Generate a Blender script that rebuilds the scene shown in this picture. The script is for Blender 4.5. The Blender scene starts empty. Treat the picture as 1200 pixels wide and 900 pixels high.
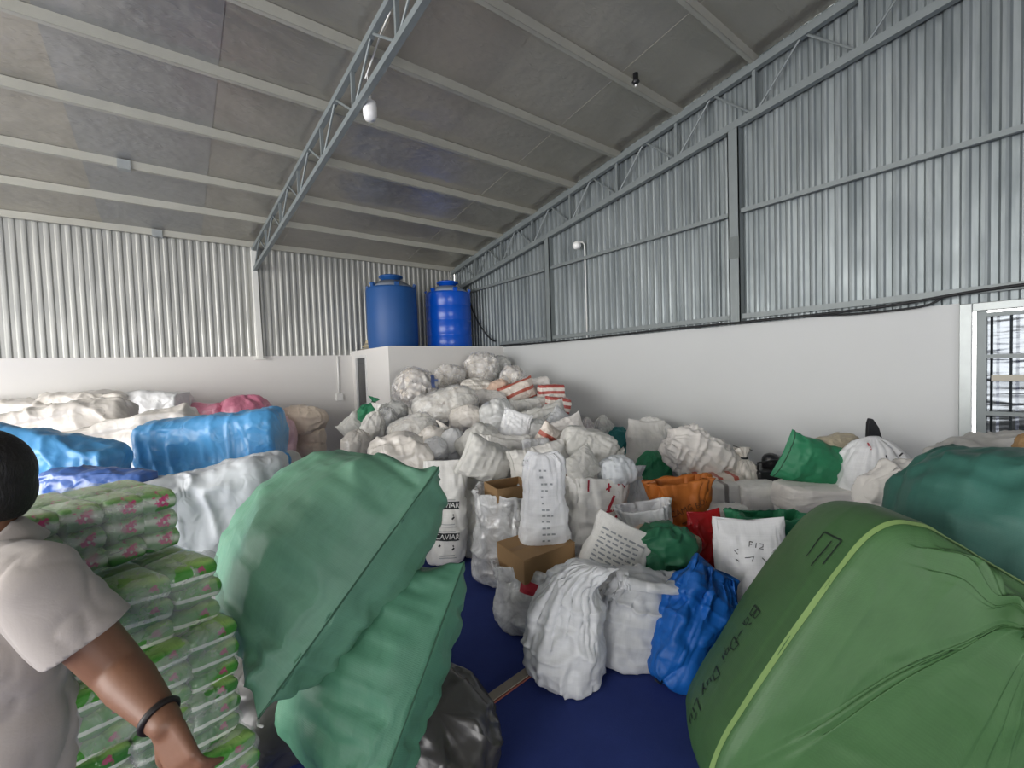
import bpy, bmesh, math, random
import numpy as np
from mathutils import Matrix, Vector
from mathutils.bvhtree import BVHTree

SC = bpy.context.scene
COL = SC.collection
random.seed(7)

# ------------------------------------------------------------------ camera
YAW, PITCH, ROLL, FPX, EYE = math.radians(37.58), math.radians(-2.152), math.radians(-1.918), 514.15, 1.8
_cy, _sy, _cp, _sp, _cr, _sr = math.cos(YAW), math.sin(YAW), math.cos(PITCH), math.sin(PITCH), math.cos(ROLL), math.sin(ROLL)
CF = np.array([_sy*_cp, _cy*_cp, _sp]); _r0 = np.array([_cy, -_sy, 0.0]); _u0 = np.cross(_r0, CF)
CR = _cr*_r0 + _sr*_u0; CU = -_sr*_r0 + _cr*_u0
RH, FH, UP = np.array([_cy, -_sy, 0.0]), np.array([_sy, _cy, 0.0]), np.array([0.0, 0.0, 1.0])
camd = bpy.data.cameras.new('camera'); cam = bpy.data.objects.new('camera', camd); COL.objects.link(cam)
camd.sensor_fit = 'HORIZONTAL'; camd.sensor_width = 36.0; camd.lens = 36.0*FPX/1200.0; camd.clip_start = 0.05; camd.clip_end = 200
cam.matrix_world = Matrix(((CR[0], CU[0], -CF[0], 0), (CR[1], CU[1], -CF[1], 0), (CR[2], CU[2], -CF[2], EYE), (0, 0, 0, 1)))
SC.camera = cam

# ------------------------------------------------------------------ light
SC.view_settings.view_transform = 'Standard'; SC.view_settings.look = 'None'
SC.view_settings.gamma = 1.0; SC.view_settings.use_curve_mapping = False
SC.view_settings.exposure = 0.62
W = bpy.data.worlds.new('daylight'); SC.world = W; W.use_nodes = True
bg = W.node_tree.nodes['Background']; bg.inputs[0].default_value = (1.0, 0.985, 0.97, 1); bg.inputs[1].default_value = 6.0
SC.cycles.max_bounces = 10; SC.cycles.diffuse_bounces = 6; SC.cycles.transparent_max_bounces = 12
SC.cycles.sample_clamp_indirect = 6.0
def portal(name, loc, rot, sx, sy):                       # openings through which the daylight enters
    l = bpy.data.lights.new(name, 'AREA'); l.shape = 'RECTANGLE'; l.size = sx; l.size_y = sy
    l.cycles.is_portal = True
    o = bpy.data.objects.new(name, l); o.location = loc; o.rotation_euler = rot; COL.objects.link(o)
R_ = math.radians
portal('gate_daylight_front', (-2.7, -12.98, 1.9), (R_(90), 0, 0), 8.0, 3.8)
portal('gate_daylight_side', (-7.18, 2.5, 2.0), (R_(90), 0, R_(-90)), 11.0, 4.0)

# ------------------------------------------------------------------ numpy helpers
def at(px, py, d):
    v = (px-600)/FPX*CR - (py-450)/FPX*CU + CF
    return np.array([0, 0, EYE]) + v*d
def floor_y(px, d):                                       # picture row where the floor lies at that distance
    a = at(px, 0, d)[2]; b = at(px, 900, d)[2]
    return 900*a/(a-b)
def nrm(v):
    v = np.asarray(v, float); return v/np.linalg.norm(v)
def _hash(x, y, z, s):
    h = (x.astype(np.int64)*374761393 + y.astype(np.int64)*668265263 + z.astype(np.int64)*2147483647 + s*1274126177) & 0xFFFFFFFF
    h = ((h ^ (h >> 13))*1274126177) & 0xFFFFFFFF
    h = ((h ^ (h >> 16))*2246822519) & 0xFFFFFFFF
    return ((h ^ (h >> 15)) & 0xFFFFFF)/float(0xFFFFFF)
def vn(p, s=0):
    i = np.floor(p); f = p-i; f = f*f*f*(f*(f*6-15)+10); i = i.astype(np.int64)
    x, y, z = i[..., 0], i[..., 1], i[..., 2]; fx, fy, fz = f[..., 0], f[..., 1], f[..., 2]
    r = 0
    for dx in (0, 1):
        for dy in (0, 1):
            for dz in (0, 1):
                r = r + _hash(x+dx, y+dy, z+dz, s)*(fx if dx else 1-fx)*(fy if dy else 1-fy)*(fz if dz else 1-fz)
    return r
def fbm(p, s=0, o=3):
    r = 0; a = 0.5
    for k in range(o):
        r = r + a*(vn(p*2**k+k*17.3, s+k)-0.5); a *= 0.5
    return r
def ridge(p, s=0, pw=3.0):
    w = np.stack([vn(p*0.7+11, s+5), vn(p*0.7+23, s+6), vn(p*0.7+37, s+7)], -1)-0.5
    return (1-np.abs(2*vn(p+w*1.1, s)-1))**pw
def interp(keys, z):                                      # smooth interpolation of key rows on the first column
    k = np.array(keys, float); t = k[:, 0]; out = []
    for c in range(1, k.shape[1]):
        v = k[:, c]; m = np.gradient(v, t)
        d = np.diff(v)/np.diff(t)                         # keep it monotone between keys
        for i in range(1, len(v)-1):
            m[i] = 0 if d[i-1]*d[i] <= 0 else 2*d[i-1]*d[i]/(d[i-1]+d[i])
        i = np.clip(np.searchsorted(t, z)-1, 0, len(t)-2); h = t[i+1]-t[i]; u = (z-t[i])/h
        out.append((2*u**3-3*u**2+1)*v[i]+(u**3-2*u**2+u)*h*m[i]+(-2*u**3+3*u**2)*v[i+1]+(u**3-u**2)*h*m[i+1])
    return np.stack(out, -1)

# ------------------------------------------------------------------ object helpers
def mesh_from(name, v, f, smooth=True, uv=None):
    me = bpy.data.meshes.new(name); me.from_pydata([tuple(p) for p in v], [], [tuple(q) for q in f])
    if smooth: me.polygons.foreach_set('use_smooth', [True]*len(me.polygons))
    if uv is not None:
        l = me.uv_layers.new(name='UVMap')
        vi = np.empty(len(me.loops), dtype=np.int32); me.loops.foreach_get('vertex_index', vi)
        l.data.foreach_set('uv', np.asarray(uv, dtype=np.float32)[vi].ravel())
    me.update(); return me
def link(name, me, mat=None, parent=None, M=None):
    o = bpy.data.objects.new(name, me); COL.objects.link(o)
    if mat is not None and me is not None:
        me.materials.clear(); me.materials.append(mat)
    if M is not None: o.matrix_world = M
    if parent is not None: o.parent = parent              # children share the parent's local frame
    return o
def tag(o, label, cat, group=None, kind=None):
    if label: o['label'] = label
    if cat: o['category'] = cat
    if group: o['group'] = group
    if kind: o['kind'] = kind
    return o
def struct(o): o['kind'] = 'structure'; return o
class MB:                                                 # a small collector of boxes, bars and tubes
    def __init__(s): s.v = []; s.f = []
    def add(s, v, f):
        n = len(s.v); s.v += [tuple(p) for p in v]; s.f += [tuple(i+n for i in q) for q in f]; return s
    def box(s, a, b):
        x0, y0, z0 = a; x1, y1, z1 = b
        v = [(x0, y0, z0), (x1, y0, z0), (x1, y1, z0), (x0, y1, z0), (x0, y0, z1), (x1, y0, z1), (x1, y1, z1), (x0, y1, z1)]
        return s.add(v, [(0, 3, 2, 1), (4, 5, 6, 7), (0, 1, 5, 4), (1, 2, 6, 5), (2, 3, 7, 6), (3, 0, 4, 7)])
    def bar(s, p, q, w, h, up=(0, 0, 1)):
        p, q = np.array(p, float), np.array(q, float); d = nrm(q-p); x = np.cross(d, up)
        x = nrm(x) if np.linalg.norm(x) > 1e-6 else np.array([1.0, 0, 0]); y = np.cross(x, d)
        v = []
        for e in (p, q):
            for sx, sy in ((-1, -1), (1, -1), (1, 1), (-1, 1)): v.append(e+x*sx*w/2+y*sy*h/2)
        return s.add(v, [(3, 2, 1, 0), (4, 5, 6, 7), (0, 1, 5, 4), (1, 2, 6, 5), (2, 3, 7, 6), (3, 0, 4, 7)])
    def tube(s, pts, r, n=8, closed=False, caps=True):
        P = np.array(pts, float); m = len(P); r = np.broadcast_to(np.array(r, float), (m,))
        T = np.gradient(P, axis=0)
        if closed: T = np.roll(P, -1, 0)-np.roll(P, 1, 0)
        T /= np.linalg.norm(T, axis=1)[:, None]+1e-9
        x = np.cross(T[0], (0, 0, 1.0)); x = nrm(x) if np.linalg.norm(x) > 1e-3 else np.array([1.0, 0, 0]); v = []
        for i in range(m):
            x = nrm(x-T[i]*(x@T[i])); y = np.cross(T[i], x)
            for k in range(n):
                a = 2*math.pi*k/n; v.append(P[i]+r[i]*(math.cos(a)*x+math.sin(a)*y))
        f = []
        for i in range(m if closed else m-1):
            for k in range(n):
                j = (i+1) % m; f.append((i*n+k, i*n+(k+1) % n, j*n+(k+1) % n, j*n+k))
        if caps and not closed: f += [tuple(range(n))[::-1], tuple((m-1)*n+k for k in range(n))]
        return s.add(v, f)
    def lathe(s, prof, c=(0, 0, 0), n=32, wob=None):
        v = []; m = len(prof)
        for r, z in prof:
            for k in range(n):
                a = 2*math.pi*k/n; v.append((c[0]+r*math.cos(a), c[1]+r*math.sin(a), c[2]+z))
        f = [(i*n+k, i*n+(k+1) % n, (i+1)*n+(k+1) % n, (i+1)*n+k) for i in range(m-1) for k in range(n)]
        f += [tuple(range(n))[::-1], tuple((m-1)*n+k for k in range(n))]
        return s.add(v, f)
    def build(s, name, mat=None, parent=None, smooth=False, M=None):
        return link(name, mesh_from(name, s.v, s.f, smooth), mat, parent, M)
def bevel(o, w=0.005, seg=2):
    m = o.modifiers.new('bevel', 'BEVEL'); m.width = w; m.segments = seg; m.limit_method = 'ANGLE'; return o
def empty(name, loc=(0, 0, 0)):
    o = bpy.data.objects.new(name, None); COL.objects.link(o); o.location = loc; o.empty_display_size = 0.1; return o

# ------------------------------------------------------------------ materials
def lin(h):
    h = h.lstrip('#'); c = [int(h[i:i+2], 16)/255 for i in (0, 2, 4)]
    return tuple(x/12.92 if x <= 0.04045 else ((x+0.055)/1.055)**2.4 for x in c)+(1,)
class NT:
    def __init__(s, name):
        s.m = bpy.data.materials.new(name); s.m.use_nodes = True; s.t = s.m.node_tree
        s.p = s.t.nodes['Principled BSDF']; s.out = s.t.nodes['Material Output']
    def n(s, typ, **kw):
        n = s.t.nodes.new('ShaderNode'+typ)
        for k, v in kw.items():
            if k.startswith('i_'):
                k2 = k[2:].replace('_', ' '); n.inputs[int(k2) if k2.isdigit() else k2].default_value = v
            else: setattr(n, k, v)
        return n
    def l(s, a, b): s.t.links.new(a, b)
    def coord(s, kind='Object', scale=(1, 1, 1), rot=(0, 0, 0)):
        c = s.n('TexCoord'); mp = s.n('Mapping'); mp.inputs['Scale'].default_value = scale; mp.inputs['Rotation'].default_value = rot
        s.l(c.outputs[kind], mp.inputs[0]); return mp.outputs[0]
    def noise(s, co, scale, detail=3, rough=0.55, typ='FBM', dist=0):
        n = s.n('TexNoise'); n.noise_type = typ; n.inputs['Scale'].default_value = scale; n.inputs['Detail'].default_value = detail
        n.inputs['Roughness'].default_value = rough; n.inputs['Distortion'].default_value = dist; s.l(co, n.inputs['Vector']); return n.outputs[0]
    def ramp(s, fac, stops):
        r = s.n('ValToRGB'); e = r.color_ramp.elements
        while len(e) < len(stops): e.new(0.5)
        for q, (p, c) in zip(e, stops): q.position = p; q.color = c if len(c) == 4 else tuple(c)+(1,)
        s.l(fac, r.inputs[0]); return r.outputs[0]
    def mixc(s, fac, a, b, mode='MIX'):
        m = s.n('Mix'); m.data_type = 'RGBA'; m.blend_type = mode
        for sock, v in ((m.inputs[0], fac), (m.inputs[6], a), (m.inputs[7], b)):
            if hasattr(v, 'is_linked') or hasattr(v, 'links'): s.l(v, sock)
            else: sock.default_value = v
        return m.outputs[2]
    def bump(s, h, strength=0.3, dist=0.01, prev=None):
        b = s.n('Bump'); b.inputs['Strength'].default_value = strength; b.inputs['Distance'].default_value = dist
        s.l(h, b.inputs['Height'])
        if prev is not None: s.l(prev, b.inputs['Normal'])
        return b.outputs[0]
    def set(s, **kw):
        for k, v in kw.items():
            k = {'base': 'Base Color', 'rough': 'Roughness', 'metal': 'Metallic', 'normal': 'Normal', 'alpha': 'Alpha', 'spec': 'Specular IOR Level', 'coat': 'Coat Weight', 'coatr': 'Coat Roughness', 'sheen': 'Sheen Weight'}.get(k, k)
            if hasattr(v, 'links'): s.l(v, s.p.inputs[k])
            else: s.p.inputs[k].default_value = v
        return s.m
def scl(c, k): return (min(c[0]*k, 1), min(c[1]*k, 1), min(c[2]*k, 1), 1)
def plain(name, hexc, rough=0.5, metal=0.0, var=0.12, sc=6, bumpy=0.0, **kw):
    t = NT(name); co = t.coord(); c = lin(hexc)
    f = t.noise(co, sc, 4)
    t.set(base=t.mixc(f, scl(c, 1-var), scl(c, 1+var)), rough=rough, metal=metal, **kw)
    if bumpy: t.set(normal=t.bump(t.noise(co, sc*5, 4), bumpy, 0.005))
    return t.m
def woven(name, hexc, rough=0.5, weave=0.16, var=0.14, crinkle=0.6, tape=0.003):
    t = NT(name); uv = t.coord('UV'); co = t.coord(); c = lin(hexc)
    f = t.noise(co, 5, 4, 0.6)
    # slightly uneven tapes in both directions
    st = t.noise(t.coord('UV', (3, 160, 1)), 1.0, 2); st2 = t.noise(t.coord('UV', (160, 3, 1)), 1.0, 2)
    m = t.n('Math', operation='ADD'); t.l(st, m.inputs[0]); t.l(st2, m.inputs[1])
    m2 = t.n('Math', operation='MULTIPLY_ADD', i_1=0.35, i_2=0.0); t.l(m.outputs[0], m2.inputs[0])
    a = t.n('Math', operation='ADD'); t.l(f, a.inputs[0]); t.l(m2.outputs[0], a.inputs[1])
    base = t.ramp(a.outputs[0], [(0.45, scl(c, 1-var)), (1.15 if False else 1.0, scl(c, 1+var))])
    w1 = t.n('TexWave', wave_type='BANDS', bands_direction='X', i_Scale=0.314/tape/2, i_Distortion=0.0); t.l(uv, w1.inputs['Vector'])
    w2 = t.n('TexWave', wave_type='BANDS', bands_direction='Y', i_Scale=0.314/tape/2, i_Distortion=0.0); t.l(uv, w2.inputs['Vector'])
    mm = t.n('Math', operation='MULTIPLY'); t.l(w1.outputs[1], mm.inputs[0]); t.l(w2.outputs[1], mm.inputs[1])
    n1 = t.bump(t.noise(co, 9, 5, 0.6, 'RIDGED_MULTIFRACTAL', 0.6), crinkle, 0.010)
    t.set(base=base, rough=rough, normal=t.bump(mm.outputs[0], weave, 0.0015, n1), spec=0.35)
    return t.m
def plastic(name, hexc, rough=0.3, crinkle=0.6, sc=10, var=0.1, coat=0.3):
    t = NT(name); co = t.coord(); c = lin(hexc)
    n1 = t.bump(t.noise(co, sc, 6, 0.6, 'RIDGED_MULTIFRACTAL', 1.2), crinkle, 0.012)
    t.set(base=t.mixc(t.noise(co, 4, 3), scl(c, 1-var), scl(c, 1+var)), rough=rough, normal=n1, coat=coat, coatr=0.15)
    return t.m
def film(name, tint='ffffff', alpha=0.28, rough=0.12, crinkle=0.8, sc=9):
    t = NT(name); co = t.coord(); c = lin(tint)
    h = t.noise(co, sc, 6, 0.6, 'RIDGED_MULTIFRACTAL', 1.4)
    n1 = t.bump(h, crinkle, 0.012)
    al = t.ramp(t.noise(co, sc*0.7, 4, 0.6, 'FBM', 1.0), [(0.3, (alpha*0.55,)*3), (0.75, (min(1, alpha*1.7),)*3)])
    t.set(base=c, rough=rough, normal=n1, alpha=al, coat=0.5, coatr=0.06)
    return t.m
def scraps(name, cols, sc=28, bump=0.8):
    t = NT(name); co = t.coord()
    w = t.noise(co, 6, 3); 
    mx = t.mixc(0.12, co, w, 'LINEAR_LIGHT') if False else co
    v = t.n('TexVoronoi', feature='F1', i_Scale=sc, i_Randomness=1.0); t.l(mx, v.inputs['Vector'])
    sep = t.n('SeparateColor'); t.l(v.outputs['Color'], sep.inputs[0])
    r = t.ramp(sep.outputs[0], [(i/max(1, len(cols)-1), lin(c)) for i, c in enumerate(cols)])
    t.t.nodes[-1].color_ramp.interpolation = 'CONSTANT'
    nn = t.bump(v.outputs['Distance'], bump, 0.03)
    n2 = t.bump(t.noise(co, 22, 4, 0.6, 'RIDGED_MULTIFRACTAL', 1), 0.6, 0.008, nn)
    t.set(base=r, rough=0.55, normal=n2)
    return t.m
def cloth(name, hexc, rough=0.85, var=0.1, bump=0.3):
    t = NT(name); co = t.coord(); c = lin(hexc)
    n1 = t.bump(t.noise(co, 12, 4, 0.6, 'FBM', 0.8), bump, 0.008); n2 = t.bump(t.noise(co, 220, 2), 0.2, 0.001, n1)
    t.set(base=t.mixc(t.noise(co, 5, 4), scl(c, 1-var), scl(c, 1+var)), rough=rough, normal=n2, sheen=0.2)
    return t.m
MT = {}
MT['steel'] = plain('galvanised_steel', '9fa4a3', 0.42, 0.55, 0.12, 9, 0.1)
MT['purlin'] = plain('zinc_purlin', 'b4b3a8', 0.5, 0.35, 0.12, 5)
MT['graypaint'] = plain('grey_painted_steel', '7d8484', 0.5, 0.2, 0.1, 8)
MT['whitepaint'] = plain('white_painted_post', 'dcdcd6', 0.6, 0, 0.06)
MT['black'] = plain('black_plastic', '1d1e20', 0.35)
MT['rubber'] = plain('black_cable', '17181a', 0.6)
MT['white'] = plain('white_plastic', 'f0f0ec', 0.35, 0, 0.03)
MT['ink'] = plain('black_ink', '23282a', 0.6)
MT['fadedink'] = plain('faded_marker_ink', '14241a', 0.7)
MT['greyink'] = plain('grey_print', '9a9fa1', 0.6)
MT['redink'] = plain('red_print', 'b3303f', 0.5)
MT['whiteink'] = plain('white_print', 'e6e6e2', 0.5, 0, 0.03)
MT['brownink'] = plain('brown_print', '6b3c1c', 0.6)
MT['thread'] = plain('green_thread', '2f5540', 0.8)
MT['whitethread'] = plain('white_thread', 'd9d9d2', 0.8)
# ------------------------------------------------------------------ the setting
XB, YA, XL, YF = 5.5, 9.343, -7.2, -13.0
def roof_z(y): return 4.25+0.147*(9.3-y) if y > -1.0 else 4.25+0.147*10.3-0.147*(-1.0-y)
def m_corr(ca, cb):
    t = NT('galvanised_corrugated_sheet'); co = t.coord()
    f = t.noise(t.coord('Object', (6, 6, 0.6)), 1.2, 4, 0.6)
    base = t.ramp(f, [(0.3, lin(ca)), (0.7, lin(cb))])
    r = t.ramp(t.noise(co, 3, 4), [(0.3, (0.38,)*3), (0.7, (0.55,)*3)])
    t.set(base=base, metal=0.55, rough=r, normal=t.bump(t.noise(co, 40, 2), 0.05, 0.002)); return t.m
def m_foil(i):
    t = NT('foil_insulation_%d' % i); co = t.coord()
    cols = ['b3afa4', 'aeaba2', 'b5b1a8', 'a7a7a4', 'b0aca4']
    c = lin(cols[i % 5])
    h = t.noise(t.coord('Object', (0.5, 2.0, 1.0), (0, 0, 0.35)), 13, 5, 0.6, 'RIDGED_MULTIFRACTAL', 1.5)
    n1 = t.bump(h, 0.5, 0.008); n2 = t.bump(t.noise(co, 1.6, 3), 0.3, 0.15, n1)
    t.set(base=t.mixc(t.noise(co, 1.3, 5, 0.6), scl(c, 0.85), scl(c, 1.12)), metal=0.6, rough=t.ramp(h, [(0.0, (0.3,)*3), (0.8, (0.48,)*3)]), normal=n2)
    return t.m
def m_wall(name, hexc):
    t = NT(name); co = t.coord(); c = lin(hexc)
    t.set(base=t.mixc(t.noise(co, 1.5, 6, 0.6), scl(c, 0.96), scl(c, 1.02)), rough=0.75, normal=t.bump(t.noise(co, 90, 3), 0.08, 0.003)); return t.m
def m_floor():
    t = NT('navy_carpet'); co = t.coord(); c = lin('303f7c')
    f = t.noise(co, 3, 5, 0.65); g = t.noise(co, 160, 2)
    base = t.mixc(f, scl(c, 0.75), scl(c, 1.2)); base = t.mixc(t.ramp(t.noise(co, 9, 6, 0.7), [(0.62, (0, 0, 0)), (0.8, (0.25,)*3)]), base, lin('4c5474'))
    t.set(base=base, rough=0.9, normal=t.bump(g, 0.4, 0.003), spec=0.2); return t.m
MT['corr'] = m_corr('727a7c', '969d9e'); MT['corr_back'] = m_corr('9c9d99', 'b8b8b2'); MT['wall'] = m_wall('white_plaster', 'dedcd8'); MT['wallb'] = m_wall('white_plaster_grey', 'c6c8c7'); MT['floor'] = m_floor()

struct(MB().box((XL-0.2, YF-6, -0.15), (XB+0.2, YA+0.2, 0)).build('floor', MT['floor']))
WH = 2.2
wb = struct(MB().box((XL-0.2, YA, 0), (XB+0.2, YA+0.2, WH-0.03)).build('wall_back', MT['wall']))
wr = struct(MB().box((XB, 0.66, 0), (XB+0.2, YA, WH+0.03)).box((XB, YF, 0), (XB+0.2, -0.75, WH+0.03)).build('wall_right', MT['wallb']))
wl = struct(MB().box((XL-0.2, YF, 0), (XL, -3.0, 6)).box((XL-0.2, 8.0, 0), (XL, YA, 5.3)).box((XL-0.2, -3.0, 4.0), (XL, 8.0, 5.8)).build('wall_left', MT['wall']))
wf = struct(MB().box((XL, YF-0.2, 0), (-6.7, YF, 4.5)).box((1.3, YF-0.2, 0), (XB, YF, 4.5)).box((-6.7, YF-0.2, 3.8), (1.3, YF, 4.5)).build('wall_front', MT['wall']))
PITCH_C = 0.115
def corr_sheet(L, z0, ztop0, ztop1, dk=1.0):                       # sheet in local x (along), y (depth), z
    v = []; n = int(round(L/PITCH_C)); prof = [(0.0, 0), (0.28, 0), (0.42, 0.02), (0.62, 0.024), (0.78, 0.02), (0.92, 0)]
    xs = [(k+a)*PITCH_C for k in range(n) for a, _ in prof]+[n*PITCH_C]; ys = [b for k in range(n) for _, b in prof]+[0]
    for x, y in zip(xs, ys):
        zt = ztop0+(ztop1-ztop0)*x/L
        v += [(x, -y*dk, z0), (x, -y*dk, zt)]
    f = [(2*i, 2*i+2, 2*i+3, 2*i+1) for i in range(len(xs)-1)]
    return v, f
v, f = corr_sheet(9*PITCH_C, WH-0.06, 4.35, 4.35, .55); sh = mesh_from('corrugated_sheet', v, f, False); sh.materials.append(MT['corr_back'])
x = XL
k = 0
while x < XB-0.02:
    o = link('corrugated_sheet', sh, None, wb); o.location = (x, YA+0.02-0.004*(k % 2), 0); x += 8*PITCH_C; k += 1
y = YA-0.02; k = 0
while y > YF+0.2:
    L = 8*PITCH_C
    Lw = 9*PITCH_C; v, f = corr_sheet(Lw, WH-0.02, roof_z(y)+.02, roof_z(y-Lw)+.02)
    me = mesh_from('corrugated_sheet', [(XB+0.03-0.004*(k % 2)+q[1], y-q[0], q[2]) for q in v], f, False)
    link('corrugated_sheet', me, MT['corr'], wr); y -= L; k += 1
# steel posts and rails of the sheet walls
def post(parent, a, b, w, h, mat, name='steel_post'): return bevel(MB().bar(a, b, w, h, (0, 1, 0)).build(name, mat, parent), 0.004)
post(wb, (1.29, YA-0.05, WH-0.08), (1.27, YA-0.05, 4.1), 0.085, 0.09, MT['whitepaint'])
post(wb, (-2.9, YA-0.05, WH-0.08), (-2.9, YA-0.05, 4.1), 0.085, 0.09, MT['whitepaint'])
MB().box((1.20, YA-0.1, WH-0.1), (1.38, YA, WH-0.08)).build('base_plate', MT['whitepaint'], wb)
for yy, zt in ((2.56, 4.62), (5.88, 4.1), (-0.9, 5.1)):
    m = MB(); x0 = XB-0.1
    m.box((x0, yy-0.065, WH+0.04), (x0+0.012, yy+0.065, zt)); m.box((x0, yy-0.065, WH+0.04), (XB+0.02, yy-0.053, zt)); m.box((x0, yy+0.053, WH+0.04), (XB+0.02, yy+0.065, zt))
    m.build('steel_post', MT['graypaint'], wr)
t_ = NT('flaked_paint'); t_.set(base=lin('6d7372'), rough=0.8)
MB().box((XB-0.104, 2.5, 3.02), (XB-0.1, 2.62, 3.28)).build('bare_patch', t_.m, wr)
m = MB(); m.bar((XB-0.05, YA-0.1, 3.56), (XB-0.05, 5.95, 3.56), 0.05, 0.05); m.bar((XB-0.05, 5.81, 3.56), (XB-0.05, 2.63, 3.56), 0.05, 0.05); m.bar((XB-0.05, 2.49, 3.57), (XB-0.05, -0.83, 3.57), 0.05, 0.05); m.bar((XB-0.05, -0.97, 3.57), (XB-0.05, YF+0.1, 3.57), 0.05, 0.05)
m.build('wall_rail', MT['graypaint'], wr)
m = MB(); m.bar((XB-0.04, 7.4, WH+0.11), (XB-0.04, YF+0.1, WH+0.16), 0.05, 0.06); m.build('trim_1', MT['graypaint']); struct(bpy.data.objects['trim_1'])
def cable(pts, r, name, label, parent=None, mat='rubber', cat='cable', group=None):
    P = np.array(pts, float); n = 48; t = np.linspace(0, len(P)-1, n)
    i = np.clip(t.astype(int), 0, len(P)-2); u = (t-i)[:, None]
    Pm = np.vstack([2*P[0]-P[1], P, 2*P[-1]-P[-2]]); a, b, c, d = Pm[i], Pm[i+1], Pm[i+2], Pm[i+3]
    Q = 0.5*((2*b)+(-a+c)*u+(2*a-5*b+4*c-d)*u*u+(-a+3*b-3*c+d)*u**3)
    o = MB().tube(Q, r, 7).build(name, MT[mat], parent, True)
    return tag(o, label, cat, group) if label else o
cable([(XB-0.12, 7.35, WH+0.06), (XB-0.12, 5.5, WH+0.03), (XB-0.12, 3.6, WH+0.05), (XB-0.12, 2.2, WH+0.045), (XB-0.11, 1.2, WH+0.06), (XB-0.10, 0.4, WH+0.12), (XB-0.10, -0.5, WH+0.12)], 0.014, 'power_cable', 'black cable running along the top of the white right wall')
cable([(XB-0.06, 3.1, WH+0.045), (XB-0.07, 2.0, WH+0.055), (XB-0.07, 1.4, WH+0.02), (XB-0.07, 0.9, WH+0.03), (XB-0.07, 0.75, WH+0.1)], 0.011, 'power_cable', 'short black cable sagging beside the shiny doorway top')

# ceiling: foil sheets on purlins
ce = struct(empty('ceiling', (0, 0, 0)))
yr = -1.0
v = []; 
def slab(name, x0, x1, ys, dz, th, mat, parent):
    v = []; f = []
    for y_ in ys:
        z = roof_z(y_)+dz
        v += [(x0, y_, z), (x1, y_, z), (x1, y_, z+th), (x0, y_, z+th)]
    for i in range(len(ys)-1):
        a = 4*i; b = a+4
        f += [(a, b, b+1, a+1), (a+1, b+1, b+2, a+2), (a+2, b+2, b+3, a+3), (a+3, b+3, b, a)]
    f += [(0, 1, 2, 3), (4*len(ys)-4, 4*len(ys)-1, 4*len(ys)-2, 4*len(ys)-3)]
    return link(name, mesh_from(name, v, f, False), mat, parent)
slab('roof_deck', XL-0.3, XB+0.35, [YA+0.3, 3, yr, YF-0.3], 0.04, 0.03, MT['steel'], ce)
foils = [m_foil(i) for i in range(5)]
xs = [XB]; 
while xs[-1] > XL: xs.append(xs[-1]-1.25)
for i in range(len(xs)-1):
    slab('foil_sheet', max(XL, xs[i+1]-0.01), xs[i], [YA+0.02, 4.5, yr, YF], 0.004*(i % 2), 0.012, foils[(i*2) % 5], ce)
PUR = [9.26, 8.23, 7.29, 6.21, 5.2, 4.27, 3.25, 2.3, 1.3, 0.3, -0.7, -1.8, -2.9, -4.0, -5.1, -6.3, -7.5, -8.7, -9.9, -11.1, -12.3]
def purlin(y_):
    z = roof_z(y_); m = MB()
    m.box((XL, y_-0.003, z-0.10), (XB, y_+0.003, z)); m.box((XL, y_, z-0.10), (XB, y_+0.05, z-0.094)); m.box((XL, y_, z-0.006), (XB, y_+0.05, z)); m.box((XL, y_+0.044, z-0.094), (XB, y_+0.05, z-0.078))
    return m.build('purlin', MT['purlin'], ce)
for y_ in PUR: purlin(y_)
for (x_, y_, s) in ((-0.38, 7.29, 0.085), (-0.12, 9.26, 0.09)):
    MB().box((x_-s/2, y_-0.03, roof_z(y_)-0.125), (x_+s, y_+0.06, roof_z(y_)-0.01)).build('purlin_clip', MT['steel'], ce)
# roof trusses
def truss(x0, y0, x1, y1, db, label, tube_=0.05):
    r = empty('roof_truss', (0, 0, 0)); tag(r, label, 'truss')
    def pt(t, lower):
        y_ = y0+(y1-y0)*t; x_ = x0+(x1-x0)*t
        return np.array([x_, y_, roof_z(y_)-0.135-(db*(0.92+0.2*t) if lower else 0)])
    T0, T1 = 0.0, 1.0
    m = MB(); m.bar(pt(T0, 0), pt(T1, 0), tube_, tube_*1.2); m.build('top_chord', MT['graypaint'], r)
    m = MB(); m.bar(pt(T0, 1), pt(T1, 1), tube_, tube_*1.2); m.build('bottom_chord', MT['graypaint'], r)
    n = max(4, int(round((y0-y1)/1.02)))
    for i in range(n+1):
        t = i/n*(T1-0.02)+0.005
        MB().bar(pt(t, 1), pt(t, 0), 0.036, 0.036, (1, 0, 0)).build('vertical_strut', MT['graypaint'], r)
        if i < n:
            t2 = (i+1)/n*(T1-0.02)+0.005
            a, b = (pt(t, 1), pt((t+t2)/2, 0)); MB().tube([a, b], 0.013, 6).build('diagonal_strut', MT['graypaint'], r)
            a, b = (pt((t+t2)/2, 0), pt(t2, 1)); MB().tube([a, b], 0.013, 6).build('diagonal_strut', MT['graypaint'], r)
    return r
truss(1.27, YA-0.03, 1.80, 0.5, 0.40, 'grey steel lattice truss crossing the ceiling over the bags', 0.055)
truss(XB-0.07, YA-0.05, XB-0.07, -0.8, 0.50, 'grey steel truss along the corrugated right wall', 0.07)
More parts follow.
